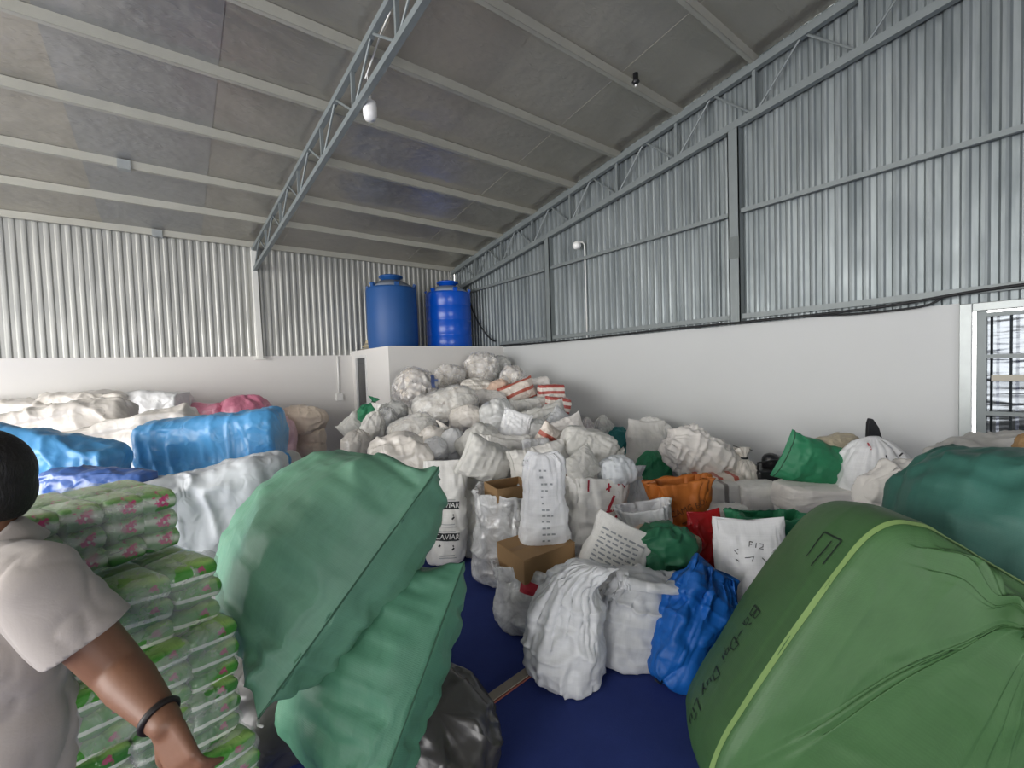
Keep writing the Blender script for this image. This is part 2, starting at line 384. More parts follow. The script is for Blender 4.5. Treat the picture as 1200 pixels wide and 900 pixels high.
# doorway in the right wall: polished sheet leaf standing ajar in a steel frame
d1 = struct(empty('door_1', (XB, 0, 0)))
m = MB(); m.box((-0.02, 0.58, 0), (0.1, 0.66, WH+0.02)); m.box((-0.02, -0.75, 0), (0.1, -0.67, WH+0.02)); m.box((-0.02, -0.67, WH-0.05), (0.1, 0.58, WH+0.02))
bevel(m.build('door_frame', MT['steel'], d1))
m = MB(); m.box((0.05, 0.50, 0.02), (0.09, 0.562, WH-0.045)); m.box((0.05, -0.66, 0.02), (0.09, -0.61, WH-0.06))
for zz in (0.02, 0.9, 1.25, 1.74, WH-0.1): m.box((0.05, -0.61, zz), (0.09, 0.50, zz+0.035))
m.build('leaf_frame', MT['graypaint'], d1)
t_ = NT('polished_sheet'); co = t_.coord()
t_.set(base=lin('62666a'), metal=1.0, rough=0.22, normal=t_.bump(t_.noise(t_.coord('Object', (1, 1.2, 9)), 1.2, 2, 0.5, 'FBM', 0.5), 0.35, 0.03))
v = []; f = []; ny = 60
for i in range(ny+1):
    yy = 0.50-1.11*i/ny; rib = 0.014 if (i % 6 in (2, 3) and i < 22) else 0.0
    v += [(0.085-rib, yy, 0.05), (0.085-rib, yy, WH-0.1)]
f = [(2*i, 2*i+1, 2*i+3, 2*i+2) for i in range(ny)]
link('door_sheet', mesh_from('door_sheet', v, f, False), t_.m, d1)
MB().box((0.045, 0.13, 1.545), (0.055, 0.47, 1.60)).build('door_label', plain('worn_paper', 'b3aea0', 0.7), d1)
# washroom cubicle with tanks on its roof
BX, BY, BZ = 2.99, 7.396, 2.25
w5 = struct(MB().box((BX, BY, 0), (XB, BY+0.11, BZ)).box((BX, BY+0.11, 0), (BX+0.11, 8.52, BZ)).box((BX, 9.16, 0), (BX+0.11, YA, BZ)).box((BX, 8.52, 2.15), (BX+0.11, 9.16, BZ)).box((BX+0.11, BY+0.11, BZ-0.12), (XB, YA, BZ-0.02)).build('wall_cubicle', MT['wall']))
d2 = struct(empty('door_2', (BX, 8.84, 0)))
m = MB(); m.box((-0.015, -0.33, 0), (0.07, -0.27, 2.15)); m.box((-0.015, 0.27, 0), (0.07, 0.33, 2.15)); m.box((-0.015, -0.27, 2.09), (0.07, 0.27, 2.15)); m.build('door_frame', plain('white_door_frame', 'd8d8d6', 0.4), d2)
bevel(MB().box((0.02, -0.27, 0.01), (0.05, 0.27, 2.09)).build('door_leaf', plain('dark_grey_door', '3a3d40', 0.35), d2))
m = MB(); m.box((0.012, -0.19, 1.15), (0.02, 0.19, 1.98)); m.build('door_glass', plain('dark_door_glass', '26292c', 0.1), d2)
m = MB(); m.tube([(-0.03, -0.2, 1.0), (-0.03, -0.2, 1.18)], 0.012); m.box((-0.02, -0.22, 1.0), (0.02, -0.18, 1.2)); m.build('door_handle', MT['steel'], d2)
# socket box and conduit on the back wall
e = tag(empty('wall_conduit', (2.68, YA, 1.3)), 'white conduit pipe with socket box on back wall beside cubicle door', 'conduit')
MB().tube([(0, -0.02, 0.08), (0, -0.02, 0.85)], 0.017).build('pipe', MT['white'], e, True)
bevel(MB().box((-0.07, -0.05, -0.06), (0.07, 0, 0.08)).build('socket_box', MT['white'], e), 0.008)

# ------------------------------------------------------------------ tanks
def tank(x, y, hexc, rough, label, ribs, r=0.49):
    e = tag(empty('water_tank', (x, y, BZ-0.02)), label, 'tank'); mt = plain('tank_plastic_'+hexc, hexc, rough, 0, 0.08, 4, 0.05)
    mg = plain('grey_tank_top_'+hexc, '6f7884' if not ribs else '8a97a8', 0.6)
    h = 1.2; prof = [(r*0.97, 0), (r, 0.03)]
    for z in ribs: prof += [(r, z-0.03), (r*0.985, z-0.012), (r*0.985, z+0.012), (r, z+0.03)]
    prof += [(r, h-0.03), (r*0.985, h), (r*0.95, h+0.012)]
    MB().lathe(prof, n=48).build('tank_body', mt, e, True)
    MB().lathe([(r*0.95, h+0.01), (r*0.7, h+0.1), (r*0.45, h+0.16), (r*0.42, h+0.16)], n=40).build('tank_shoulder', mg, e, True)
    MB().lathe([(r*0.38, h+0.13), (r*0.38, h+0.22), (r*0.47, h+0.225), (r*0.48, h+0.25), (r*0.42, h+0.27), (r*0.15, h+0.285), (0.02, h+0.285)], n=32).build('lid', mt, e, True)
    for a in range(6):
        q = a*math.pi/3+0.35; c, s_ = math.cos(q), math.sin(q)
        MB().bar((c*r*0.9, s_*r*0.9, h-0.02), (c*r*0.98, s_*r*0.98, h+0.08), 0.08, 0.05).build('lug', mt, e)
    return e
tank(3.52, 8.42, '1b4f8c', 0.5, 'dark blue matte water tank nearest the cubicle door', [])
tank(4.80, 8.42, '0a55c4', 0.25, 'bright blue glossy ribbed water tank in the wall corner', [0.3, 0.62, 0.92])
cable([(5.28, 8.3, 3.3), (5.33, 8.2, 3.0), (5.36, 8.0, 2.7), (5.4, 7.75, 2.45), (5.4, 7.55, 2.36)], 0.018, 'water_hose', 'black water hose hanging beside the bright blue tank', cat='hose')
# straw hats piled on the cubicle roof
mt = plain('straw', 'c2b391', 0.8, 0, 0.2, 30, 0.3); mt2 = plain('grey_felt', '8d8878', 0.85)
c0 = np.array([3.07, 8.6, BZ])
for i, (dz, r, mm, lb) in enumerate(((0.0, 0.17, mt2, 'lower grey brimmed hat under the straw hat on cubicle roof'), (0.055, 0.15, mt, 'straw hat topping the small hat pile on cubicle roof'))):
    o = MB().lathe([(r, 0), (r*1.02, 0.012), (r*0.65, 0.03), (r*0.6, 0.09), (r*0.5, 0.125), (r*0.2, 0.14), (0.01, 0.14)], n=28).build('hat', mm, None, True)
    o.location = (c0[0]+0.01*i+0.03, c0[1], c0[2]+dz); tag(o, lb, 'hat', 'hats on the cubicle roof')
# lamps
def bulb(loc, wire_top, label):
    e = tag(empty('hanging_bulb', loc), label, 'lamp')
    MB().tube([(0, 0, 0.05), np.array(wire_top)-loc], 0.004, 6).build('wire', MT['white'], e)
    MB().lathe([(0.012, 0.075), (0.02, 0.07), (0.022, 0.03), (0.03, 0.02)], n=20).build('socket', MT['white'], e, True)
    MB().lathe([(0.03, 0.022), (0.062, 0.0), (0.068, -0.04), (0.066, -0.13), (0.05, -0.17), (0.01, -0.18)], n=28).build('diffuser', MT['white'], e, True)
bp = at(433, 120, 4.35)
bulb(bp, tuple(at(430, 85, 4.35)), 'white bulb hanging from the lattice truss')
cable([tuple(at(428, 92, 4.36)), tuple(at(436, 70, 4.3)), tuple(at(447, 38, 4.1)), tuple(at(463, 0, 3.9)), tuple(at(485, -60, 3.5))], 0.008, 'lamp_wire', 'white wire running down the lattice truss to the bulb', mat='white', cat='wire')
e = tag(empty('wall_lamp', (XB-0.03, 5.02, 3.72)), 'small white lamp on bent conduit on corrugated wall', 'lamp')
MB().tube([(0, 0, -1.5), (0, 0, 0.06), (-0.03, 0.02, 0.1), (-0.10, 0.06, 0.1)], 0.012, 8).build('conduit', MT['white'], e, True)
MB().lathe([(0.025, 0.03), (0.05, 0.02), (0.07, -0.03), (0.05, -0.08), (0.01, -0.09)], (-0.11, 0.07, 0.08), 20).build('lamp_head', MT['white'], e, True)
q = at(745, 96, 4.9); e = tag(empty('ceiling_sensor', q), 'tiny dark device clipped to a purlin under the foil', 'device')
MB().lathe([(0.03, 0.09), (0.03, 0.02), (0.045, 0), (0.02, -0.03), (0.005, -0.03)], n=16).build('body', MT['black'], e, True)
MB().lathe([(0.012, -0.025), (0.014, -0.045), (0.004, -0.05)], n=12).build('lens', MT['white'], e, True)
# plank on the floor
def plank():
    a, b = at(522, 858, 1), at(628, 782, 1)
    o3 = np.array([0, 0, EYE]); A = o3+(a-o3)*EYE/(EYE-a[2]); B = o3+(b-o3)*EYE/(EYE-b[2]); c = (A+B)/2
    e = tag(empty('wooden_strip', c), 'pale wooden strip lying on the blue floor', 'plank')
    d = nrm(B-A); A2 = A-d*0.5-c; B2 = B+d*0.25-c; n_ = np.array([-d[1], d[0], 0])
    bevel(MB().bar(A2+[0, 0, 0.008], B2+[0, 0, 0.008], 0.06, 0.014).build('board', plain('grey_weathered_wood', '8b8478', 0.7, 0, 0.2, 14, 0.3), e), 0.002)
    MB().bar(A2+[0, 0, 0.006]-n_*0.034, B2+[0, 0, 0.006]-n_*0.034, 0.008, 0.01).build('red_edge', plain('red_brown_edge', '7c463c', 0.7), e)
plank()
# ------------------------------------------------------------------ sacks and bags
# rows: z (in lengths), half width, half thickness (in their own units), shift x, shift y, gather amount
KIND = {
 'sewn': dict(n=2.4, keys=[(-.5, 1.04, .03, 0, 0, 0), (-.485, 1.03, .13, 0, 0, 0), (-.42, .99, .45, 0, 0, 0), (-.28, .95, .85, 0, 0, 0), (0, .93, 1, 0, 0, 0), (.28, .95, .85, 0, 0, 0), (.42, .99, .45, 0, 0, 0), (.485, 1.03, .13, 0, 0, 0), (.5, 1.04, .03, 0, 0, 0)]),
 'topsewn': dict(n=2.6, keys=[(-.5, .5, .4, 0, 0, 0), (-.485, .75, .7, 0, 0, 0), (-.42, .93, .92, 0, 0, 0), (-.2, 1, 1, 0, 0, 0), (.1, .97, .95, 0, 0, 0), (.32, .95, .6, 0, 0, .1), (.46, .97, .16, 0, 0, .2), (.5, .98, .04, 0, 0, .1)]),
 'tied': dict(n=2.3, keys=[(-.5, .45, .35, 0, 0, .1), (-.48, .7, .6, 0, 0, .1), (-.4, .92, .88, 0, 0, .1), (-.1, 1, 1, 0, 0, .05), (.12, .93, .93, 0, 0, .15), (.25, .66, .66, 0, 0, .6), (.33, .3, .3, 0, 0, 1), (.375, .13, .13, 0, 0, 1), (.41, .17, .15, .03, 0, 1.2), (.46, .32, .2, .06, 0, 1.4), (.5, .42, .16, .1, 0, 1.2)]),
 'blob': dict(n=2.2, keys=[(-.5, .3, .2, 0, 0, .2), (-.47, .58, .5, 0, 0, .2), (-.36, .86, .82, 0, 0, .1), (-.1, 1, 1, 0, 0, 0), (.15, .97, .97, 0, 0, .1), (.34, .76, .78, 0, 0, .3), (.45, .4, .4, 0, 0, .6), (.5, .12, .1, 0, 0, .6)]),
 'bale': dict(n=4.5, keys=[(-.5, .72, .6, 0, 0, 0), (-.485, .88, .82, 0, 0, 0), (-.45, .97, .95, 0, 0, 0), (-.3, 1, 1, 0, 0, 0), (0, 1.01, 1.02, 0, 0, 0), (.3, 1, 1, 0, 0, 0), (.45, .97, .95, 0, 0, 0), (.485, .88, .82, 0, 0, 0), (.5, .72, .6, 0, 0, 0)]),
 'slump': dict(n=2.3, keys=[(-.5, .6, .45, 0, 0, 0), (-.48, .85, .8, 0, 0, 0), (-.38, 1, 1, 0, 0, .05), (-.15, 1, 1, 0, 0, .1), (.05, .88, .85, .05, 0, .35), (.2, .7, .6, .18, .05, .7), (.32, .62, .42, .4, .1, .9), (.42, .6, .33, .62, .2, .9), (.5, .5, .2, .85, .35, .8)]),
 'flop': dict(n=2.4, keys=[(-.5, .6, .5, 0, 0, 0), (-.48, .85, .8, 0, 0, 0), (-.38, 1, 1, 0, 0, .05), (0, 1, .95, 0, 0, .1), (.2, .95, .7, .02, .05, .4), (.34, .9, .45, .03, .2, .6), (.42, .92, .3, .02, .45, .6), (.46, .95, .26, .0, .75, .6), (.44, .95, .2, 0, 1.05, .5), (.40, .9, .12, 0, 1.25, .4)]),
 'open': dict(n=3.0, keys=[(-.5, .6, .5, 0, 0, 0), (-.48, .85, .8, 0, 0, 0), (-.36, 1, 1, 0, 0, .05), (0, .98, .96, 0, 0, .1), (.3, .95, .9, 0, 0, .25), (.46, 1.0, .85, 0, 0, .5), (.5, 1.03, .84, 0, 0, .6), (.502, 1.0, .8, 0, 0, .6), (.42, .93, .78, 0, 0, .5), (.28, .9, .8, 0, 0, .3), (.26, .6, .5, 0, 0, .2)]),
 'heap': dict(n=2.1, keys=[(-.5, .5, .35, 0, 0, .2), (-.4, .85, .8, 0, 0, .2), (-.1, 1, 1, 0, 0, .1), (.2, .9, .9, 0, 0, .2), (.4, .6, .65, .05, 0, .3), (.5, .25, .3, .1, 0, .3)]),
}
def frame(a, lean, spin):
    """local X = width, Y = face that looks back at the viewer, Z = length"""
    a, l, s = math.radians(a), math.radians(lean), math.radians(spin)
    z = math.cos(l)*UP+math.sin(l)*FH; y = -math.cos(l)*FH+math.sin(l)*UP; x = -RH
    def rot(v, k, t): return v*math.cos(t)+np.cross(k, v)*math.sin(t)+k*(k@v)*(1-math.cos(t))
    z, y, x = (rot(v, FH, a) for v in (z, y, x))
    y, x = rot(y, z, s), rot(x, z, s)
    return np.stack([x, y, z], 1)
SEED = [100]
def shape(kind, L, Wd, T, seed, nst=72, nseg=96, lump=.07, crease=.06, crump=.02, gath=1.0, freq=1.0, ear=0.05, endw=.05, n=None, keys=None, bend=0.0, sagk=0):
    K = KIND[kind]; keys = keys or K['keys']; n = n or K['n']
    kk = np.array(keys, float)
    # parametrise along the profile so that folded-back (open) profiles work too
    seg = np.sqrt((np.diff(kk[:, 0])*L)**2+(np.diff(kk[:, 1])*Wd/2*.6)**2+(np.diff(kk[:, 2])*T/2*.6)**2+(np.diff(kk[:, 3])*Wd/2)**2+(np.diff(kk[:, 4])*T/2)**2)+1e-4
    s = np.concatenate([[0], np.cumsum(seg)]); s /= s[-1]
    rows = np.column_stack([s, kk]); t = np.linspace(0, 1, nst); q = interp(rows, t)
    z, w, th, sx, sy, g = q.T; z = z*L
    th_ = np.linspace(0, 2*math.pi, nseg, endpoint=False)
    ct, st_ = np.cos(th_), np.sin(th_)
    e = 2.0/n
    cx = np.sign(ct)*np.abs(ct)**e; cy = np.sign(st_)*np.abs(st_)**e
    Z = np.repeat(z[:, None], nseg, 1); C = np.repeat(ct[None], nst, 0); S = np.repeat(st_[None], nst, 0)
    # folds gathered towards a tie
    gp = np.stack([C*2.6, S*2.6, Z/L*1.2+seed*3.1], -1)
    gf = (ridge(gp*1.5, seed+1, 1.6)-.45)*1.0+(vn(gp*3.2, seed+2)-.5)*.7
    rad = 1+gath*g[:, None]*gf*.42
    Wk = (w*Wd/2)[:, None]; Tk = (th*T/2)[:, None]
    X = cx[None]*Wk*rad+(sx*Wd/2)[:, None]; Y = cy[None]*Tk*rad+(sy*T/2)[:, None]
    if kind in ('sewn', 'topsewn', 'flop', 'open'):
        endf = np.clip((np.abs(z)/L-.30)/.2, 0, 1)**2
        if kind == 'topsewn': endf = endf*(z > 0)
        Z = Z+np.sign(Z)*(ear*L*endf[:, None]*np.abs(C)**3)*(1 if kind != 'open' else .6)
    Y = Y+bend*T*(1-(X/(Wd/2+1e-6))**2*0)*(np.cos(Z/L*math.pi)-.5)
    P = np.stack([X, Y, Z], -1)
    # outward normals
    dz = np.gradient(P, axis=0); dt = np.roll(P, -1, 1)-np.roll(P, 1, 1)
    N = np.cross(dt, dz); N /= np.linalg.norm(N, axis=2, keepdims=True)+1e-9
    big = min(Wd, T*1.3, L); sc = 1.0/max(big, .05)
    off = np.array([seed*1.37, seed*.71, seed*2.13])
    p = P*sc*freq
    fade = np.clip(th*2.2, .12, 1)[:, None] if kind in ('sewn', 'topsewn') else np.clip(np.minimum(w, th)*2.5, .15, 1)[:, None]
    d = lump*big*fbm(p*1.6+off, seed, 2)*2
    pc = p*np.array([2.2, 2.2, 1.1])
    rr = np.random.RandomState(seed % 9973); va = rr.normal(size=3); va /= np.linalg.norm(va)
    pd = p*1.9-(p@va)[..., None]*va*1.2                    # folds run along one slanted direction
    d = d-crease*big*.8*(ridge(pc*1.3+off, seed+11, 2.6)-.25)+crease*big*.75*(ridge(pd*2.0+off, seed+14, 3.2)-.2)
    d = d+crump*big*(ridge(p*4.6+off, seed+21, 1.8)-.4)+crump*.6*big*(ridge(p*9.5+off, seed+31, 1.6)-.4)
    if sagk:   # slack horizontal folds
        pz = p*np.array([.8, .8, 4.5]); d = d+sagk*big*(ridge(pz+off, seed+41, 2.0)-.35)
    P = P+N*(d*fade)[..., None]
    if endw and kind in ('sewn', 'topsewn'):       # puckers running off the stitched ends
        de = (L/2-np.abs(P[..., 2])).clip(0); pk = np.stack([P[..., 0]*26/ max(Wd, .3), np.sign(cy)[None]*np.ones_like(X)*3, P[..., 2]*1.2*sc], -1)
        msk = 1.0 if kind == 'sewn' else (P[..., 2] > 0)
        P[..., 1] += np.sign(cy)[None]*msk*endw*big*.5*np.exp(-de/(.16*L))*np.clip(de/(.03*L), 0, 1)*(vn(pk+off, seed+51)-.5)
    return P
def grid_mesh(name, P, L, uvs):
    nst, nseg = P.shape[:2]
    # closing seam column keeps the UV map continuous
    Q = np.concatenate([P, P[:, :1]], 1); v = Q.reshape(-1, 3); m = nseg+1
    f = [(i*m+k, i*m+k+1, (i+1)*m+k+1, (i+1)*m+k) for i in range(nst-1) for k in range(nseg)]
    u = np.concatenate([[0], np.cumsum(np.linalg.norm(np.diff(Q[nst//2], axis=0), axis=1))])
    w = np.concatenate([[0], np.cumsum(np.linalg.norm(np.diff(P.mean(1), axis=0), axis=1))])
    uv = np.stack(np.meshgrid(u, w), -1).reshape(-1, 2)
    c0, c1 = P[0].mean(0), P[-1].mean(0); a = len(v)
    v = np.vstack([v, c0, c1]); uv = np.vstack([uv, [0, 0], [0, 0]])
    f += [(a, k+1, k) for k in range(nseg)]; b = (nst-1)*m
    f += [(a+1, b+k, b+k+1) for k in range(nseg)]
    return mesh_from(name, v, f, True, uv)
PLANES = []
def clamp_world(Wp):
    Wp = Wp.copy()
    z = Wp[..., 2]; lo = .006+.004*vn(Wp*9, 3); Wp[..., 2] = np.where(z < lo, lo, z)
    xm = XB-.012; Wp[..., 0] = np.where(Wp[..., 0] > xm, xm-.004*vn(Wp*7, 4), Wp[..., 0])
    ym = YA-.012; Wp[..., 1] = np.where(Wp[..., 1] > ym, ym-.004*vn(Wp*7, 5), Wp[..., 1])
    inb = (Wp[..., 0] > BX-.01) & (Wp[..., 1] > BY-.012) & (Wp[..., 2] < BZ+.02)
    Wp[..., 1] = np.where(inb & (Wp[..., 0] > BX+.12), BY-.012-.004*vn(Wp*7, 6), Wp[..., 1])
    inb2 = (Wp[..., 0] > BX-.012) & (Wp[..., 0] <= BX+.12) & (Wp[..., 1] > BY-.012)
    Wp[..., 0] = np.where(inb2, BX-.012, Wp[..., 0])
    return Wp
BAGS = {}
def bag(key, kind, px, py, d, L, Wd, T, a=0, lean=0, spin=0, mat='pp_white', label='', name='sack', cat='sack', group=None, pix=True, parent=None, dz=0, flt=True, **kw):
    """px, py, d: middle of the bag; L, Wd in picture units at that distance when pix, T as a share of Wd"""
    c = at(px, py, d); k = d/FPX if pix else 1.0
    L, Wd = L*k, Wd*k; T = T*Wd
    SEED[0] += 1; seed = kw.pop('seed', SEED[0])
    R = frame(a, lean, spin); P = shape(kind, L, Wd, T, seed, **kw)
    Wp = P@R.T+c
    if flt: Wp = clamp_world(Wp)
    M = Matrix([list(R[i])+[c[i]] for i in range(3)]+[[0, 0, 0, 1]])
    Pl = (Wp-c)@R
    me = grid_mesh(name, Pl, L, None)
    o = link(name, me, MT[mat] if isinstance(mat, str) else mat, parent, M if parent is None else None)
    if parent is None: tag(o, label, cat, group)
    BAGS[key] = dict(o=o, P=Pl, L=L, W=Wd, T=T, c=c, R=R, kind=kind, seed=seed, bvh=None)
    return o
def stand(key, kind, ptop, d, Wd, T, pbot=None, lean=0, spin=0, db=None, **kw):
    """a bag standing on the floor below its top point; pbot = picture column of its foot"""
    pbot = ptop[0] if pbot is None else pbot
    A = at(ptop[0], ptop[1], d); db = db or d; B = at(pbot, floor_y(pbot, db), db)
    L = np.linalg.norm(A-B); c = (A+B)/2; v = (A-B)/L
    a = math.degrees(math.atan2(v@RH, v@UP)); ln = math.degrees(math.asin(np.clip(v@FH, -1, 1)))
    dm = (c-np.array([0, 0, EYE]))@CF; q = c-np.array([0, 0, EYE])
    px = 600+FPX*(q@CR)/dm; py = 450-FPX*(q@CU)/dm
    return bag(key, kind, px, py, dm, L*FPX/dm, Wd, T, a=a, lean=ln, spin=spin, **kw)
def child_grid(key, name, mat, scale=(.95, .95, .95), label=None):      # e.g. the load inside a clear bag
    b = BAGS[key]; P = b['P']*np.array(scale)
    N = P-P.mean((0, 1)); N /= np.linalg.norm(N, axis=2, keepdims=True)+1e-9
    sc = 1/max(min(b['W'], b['T']), .1)
    P = P-N*(np.abs(fbm(P*sc*2.4, b['seed']+77, 2))*.10/sc)[..., None]
    o = link(name, grid_mesh(name, P, b['L'], None), MT[mat], b['o'])
    if label: o['label'] = label
    return o
def tie(key, mat='whitethread', r=.008, zrel=.375, turns=2, name='tie'):
    b = BAGS[key]; P = b['P']; zz = P.mean(1)[:, 2]; cnt = len(zz)
    half = cnt//2; i = half+int(np.argmin(np.linalg.norm(P[half:-3]-P[half:-3].mean(1, keepdims=True), axis=2).mean(1)))
    ring = P[i]; c = ring.mean(0); ring = c+(ring-c)*1.06
    ring = c+(ring-c)/np.linalg.norm(ring-c, axis=1, keepdims=True)*np.linalg.norm(ring-c, axis=1).max()*.92
    m = MB()
    for t in range(turns): m.tube(ring[::3]+np.array([0, 0, (t-.5)*1.6*r]), r, 6, True)
    return m.build(name, MT[mat], b['o'], True)
def seam(key, end=-1, side=None, mat='thread', r=.005, name='seam', inset=2, label=None):
    b = BAGS[key]; P = b['P']; i = (-1-inset) if end > 0 else inset
    ring = P[i]; n = ring.shape[0]; half = ring[:n//2+1] if side != -1 else np.vstack([ring[n//2:], ring[:1]])
    N = np.array([0, 1.0 if side != -1 else -1.0, 0])
    o = MB().tube(half+N*r*.6, r, 6).build(name, MT[mat], b['o'], True)
    if label: o['label'] = label
    return o
def bvh_of(key):
    b = BAGS[key]
    if b['bvh'] is None:
        me = b['o'].data; b['bvh'] = BVHTree.FromPolygons([v.co[:] for v in me.vertices], [p.vertices[:] for p in me.polygons])
    return b['bvh']
def project(key, pts2, dirn='+y', off=.003):
    """flat points (x, z in the bag's own frame) dropped onto the bag's face"""
    t = bvh_of(key); out = []; big = 5.0
    for x, z in pts2:
        if dirn == '+y': o_, d_ = Vector((x, big, z)), Vector((0, -1, 0))
        elif dirn == '-y': o_, d_ = Vector((x, -big, z)), Vector((0, 1, 0))
        elif dirn == '+x': o_, d_ = Vector((big, x, z)), Vector((-1, 0, 0))
        elif dirn == '-x': o_, d_ = Vector((-big, x, z)), Vector((1, 0, 0))
        elif dirn == '+z': o_, d_ = Vector((x, z, big)), Vector((0, 0, -1))
        else: o_, d_ = Vector((x, z, -big)), Vector((0, 0, 1))
        h, nn, _, _ = t.ray_cast(o_, d_)
        out.append(None if h is None else np.array(h)-np.array(d_)*off)
    return out
def decal(key, polys, name, mat, dirn='+y', off=.003):
    """polys: list of (points2, faces)"""
    v = []; f = []
    for pts, fs in polys:
        pr = project(key, pts, dirn, off); n = len(v)
        v += [p if p is not None else np.zeros(3) for p in pr]
        f += [tuple(i+n for i in q) for q in fs if all(pr[i] is not None for i in q)]
    if not f: return None
    o = link(name, mesh_from(name, v, f, False), MT[mat] if isinstance(mat, str) else mat, BAGS[key]['o'])
    if name in ('print', 'handwriting', 'lettering', 'logo'): o['kind'] = 'stuff'     # ink strokes
    return o
def xf(pts, cx, cz, ang=0, mir=False):
    a = math.radians(ang); c, s = math.cos(a), math.sin(a)
    return [(cx+x*c-y*s, cz+x*s+y*c) for x, y in pts]
# the bag's local +X runs to the viewer's left when its +Y face looks at the viewer: mirror flat work
def strokes(lines, w, cx, cz, ang=0, flip=True):
    out = []
    for ln in lines:
        P = np.array(ln, float); Q = [P[0]]
        for i in range(1, len(P)):                         # subdivide so ink follows the cloth
            n = max(1, int(np.linalg.norm(P[i]-P[i-1])/.02))
            Q += [P[i-1]+(P[i]-P[i-1])*(k+1)/n for k in range(n)]
        Q = np.array(Q); T = np.gradient(Q, axis=0); T /= np.linalg.norm(T, axis=1)[:, None]+1e-9
        Nn = np.stack([-T[:, 1], T[:, 0]], 1)*w/2
        pts = [tuple(p) for k in range(len(Q)) for p in (Q[k]-Nn[k], Q[k]+Nn[k])]
        if flip: pts = [(-x, y) for x, y in pts]
        out.append((xf(pts, cx, cz, ang), [(2*k, 2*k+1, 2*k+3, 2*k+2) for k in range(len(Q)-1)]))
    return out
def plate(w, h, cx, cz, ang=0, n=6):
    pts = [(-w/2+w*i/n, -h/2+h*j/3) for j in range(4) for i in range(n+1)]
    return [(xf(pts, cx, cz, ang), [(j*(n+1)+i, j*(n+1)+i+1, (j+1)*(n+1)+i+1, (j+1)*(n+1)+i) for j in range(3) for i in range(n)])]
def lettering(txt, h, cx, cz, ang=0, flip=True, sx=1.0):
    cu = bpy.data.curves.new('print', 'FONT'); cu.body = txt; cu.size = h*1.35; cu.align_x = 'CENTER'; cu.align_y = 'CENTER'; cu.resolution_u = 2
    o = bpy.data.objects.new('print', cu); COL.objects.link(o)
    dg = bpy.context.evaluated_depsgraph_get(); me = o.evaluated_get(dg).to_mesh()
    pts = [((-1 if flip else 1)*v.co.x*sx, v.co.y) for v in me.vertices]; fs = [tuple(p.vertices) for p in me.polygons]
    o.evaluated_get(dg).to_mesh_clear(); bpy.data.objects.remove(o); bpy.data.curves.remove(cu)
    return [(xf(pts, cx, cz, ang), fs)]
# ---- bag materials
for nm, hx, kw in (('pp_white', 'e2e1dc', {}), ('pp_white2', 'dad8d2', {}), ('pp_gray', 'c4c3bd', {}), ('pp_cream', 'd3cbbd', {}), ('pp_bright', 'c6c8c9', {}), ('pp_snow', 'e2e3e4', {}),
                   ('pp_green', '5f8c73', {}), ('pp_green2', '52846a', {}), ('pp_green3', '2f7d58', {}), ('pp_green4', '2d6a4c', {}), ('pp_teal', '1f6f70', {}), ('pp_bale', '3d5f38', dict(crinkle=.2)), ('pp_dkgreen', '37655a', {}),
                   ('pp_blue', '145aa8', {}), ('pp_orange', 'b4692c', {}), ('pp_red', 'b3262b', {})):
    MT[nm] = woven('woven_'+nm, hx, **kw)
MT['pl_white'] = plastic('white_plastic_film', 'e2e3e3', 0.28); MT['pl_gray'] = plastic('grey_white_film', 'cdcecb', 0.3); MT['pl_cream'] = plastic('cream_film', 'e0dad1', 0.32)
MT['pl_pale'] = plastic('pale_blue_film', 'd0d5d8', 0.5, .6, 10, .1, .05); MT['pl_blue'] = plastic('sky_blue_film', '55a2da', 0.38); MT['pl_blue2'] = plastic('mid_blue_film', '2f77c8', 0.28); MT['pl_violet'] = plastic('violet_blue_film', '4468ac', 0.3)
MT['pl_pink'] = plastic('pink_film', 'd9849d', 0.3); MT['pl_palepink'] = plastic('pale_pink_film', 'e0bcc4', 0.35); MT['pl_black'] = plastic('black_film', '3b3a37', 0.35, 0.7, 9); MT['pl_red'] = plastic('red_film', 'b21f25', 0.25)
MT['cl_white'] = cloth('white_cloth', 'e4e0da'); MT['cl_cream'] = cloth('cream_cloth', 'd5c6b4'); MT['cl_gray'] = cloth('grey_cloth', 'aaa9a4'); MT['cl_beige'] = cloth('beige_cloth', 'b0a68f'); MT['cl_peach'] = cloth('peach_cloth', 'd3b7a3')
MT['film'] = film('clear_film'); MT['film2'] = film('clear_film_dense', 'f2f2ee', 0.45); MT['film3'] = film('cloudy_film', 'e4e6e6', 0.72, .2, .9, 11); MT['filmblue'] = film('blue_tint_film', '7cc0ee', 0.45)
MT['scr_white'] = scraps('white_scraps', ['e4dfd6', 'cfc8bd', 'eeebe6', 'b8b0a6', 'ddd5c8', 'f0ede8'], 15)
MT['scr_mixed'] = scraps('mixed_scraps', ['e6e0d6', 'bdb4a8', 'efeae4', '8d857b', 'd9cdbd', '6d665e', 'ece8e2'], 17)
MT['scr_gray'] = scraps('grey_scraps', ['b9bab6', 'cfd0cc', '9b9d99', 'dadbd8', '83857f'], 15)
MT['scr_purple'] = scraps('mauve_scraps', ['b9a6b0', 'cfc6c9', '9d8d9c', 'd8d0d2', 'b49aa6'], 40)
MT['card'] = plain('brown_cardboard', '9d7d56', 0.75, 0, 0.08, 5, 0.08); MT['card_in'] = plain('dark_cardboard', '74593a', 0.8, 0, 0.1)
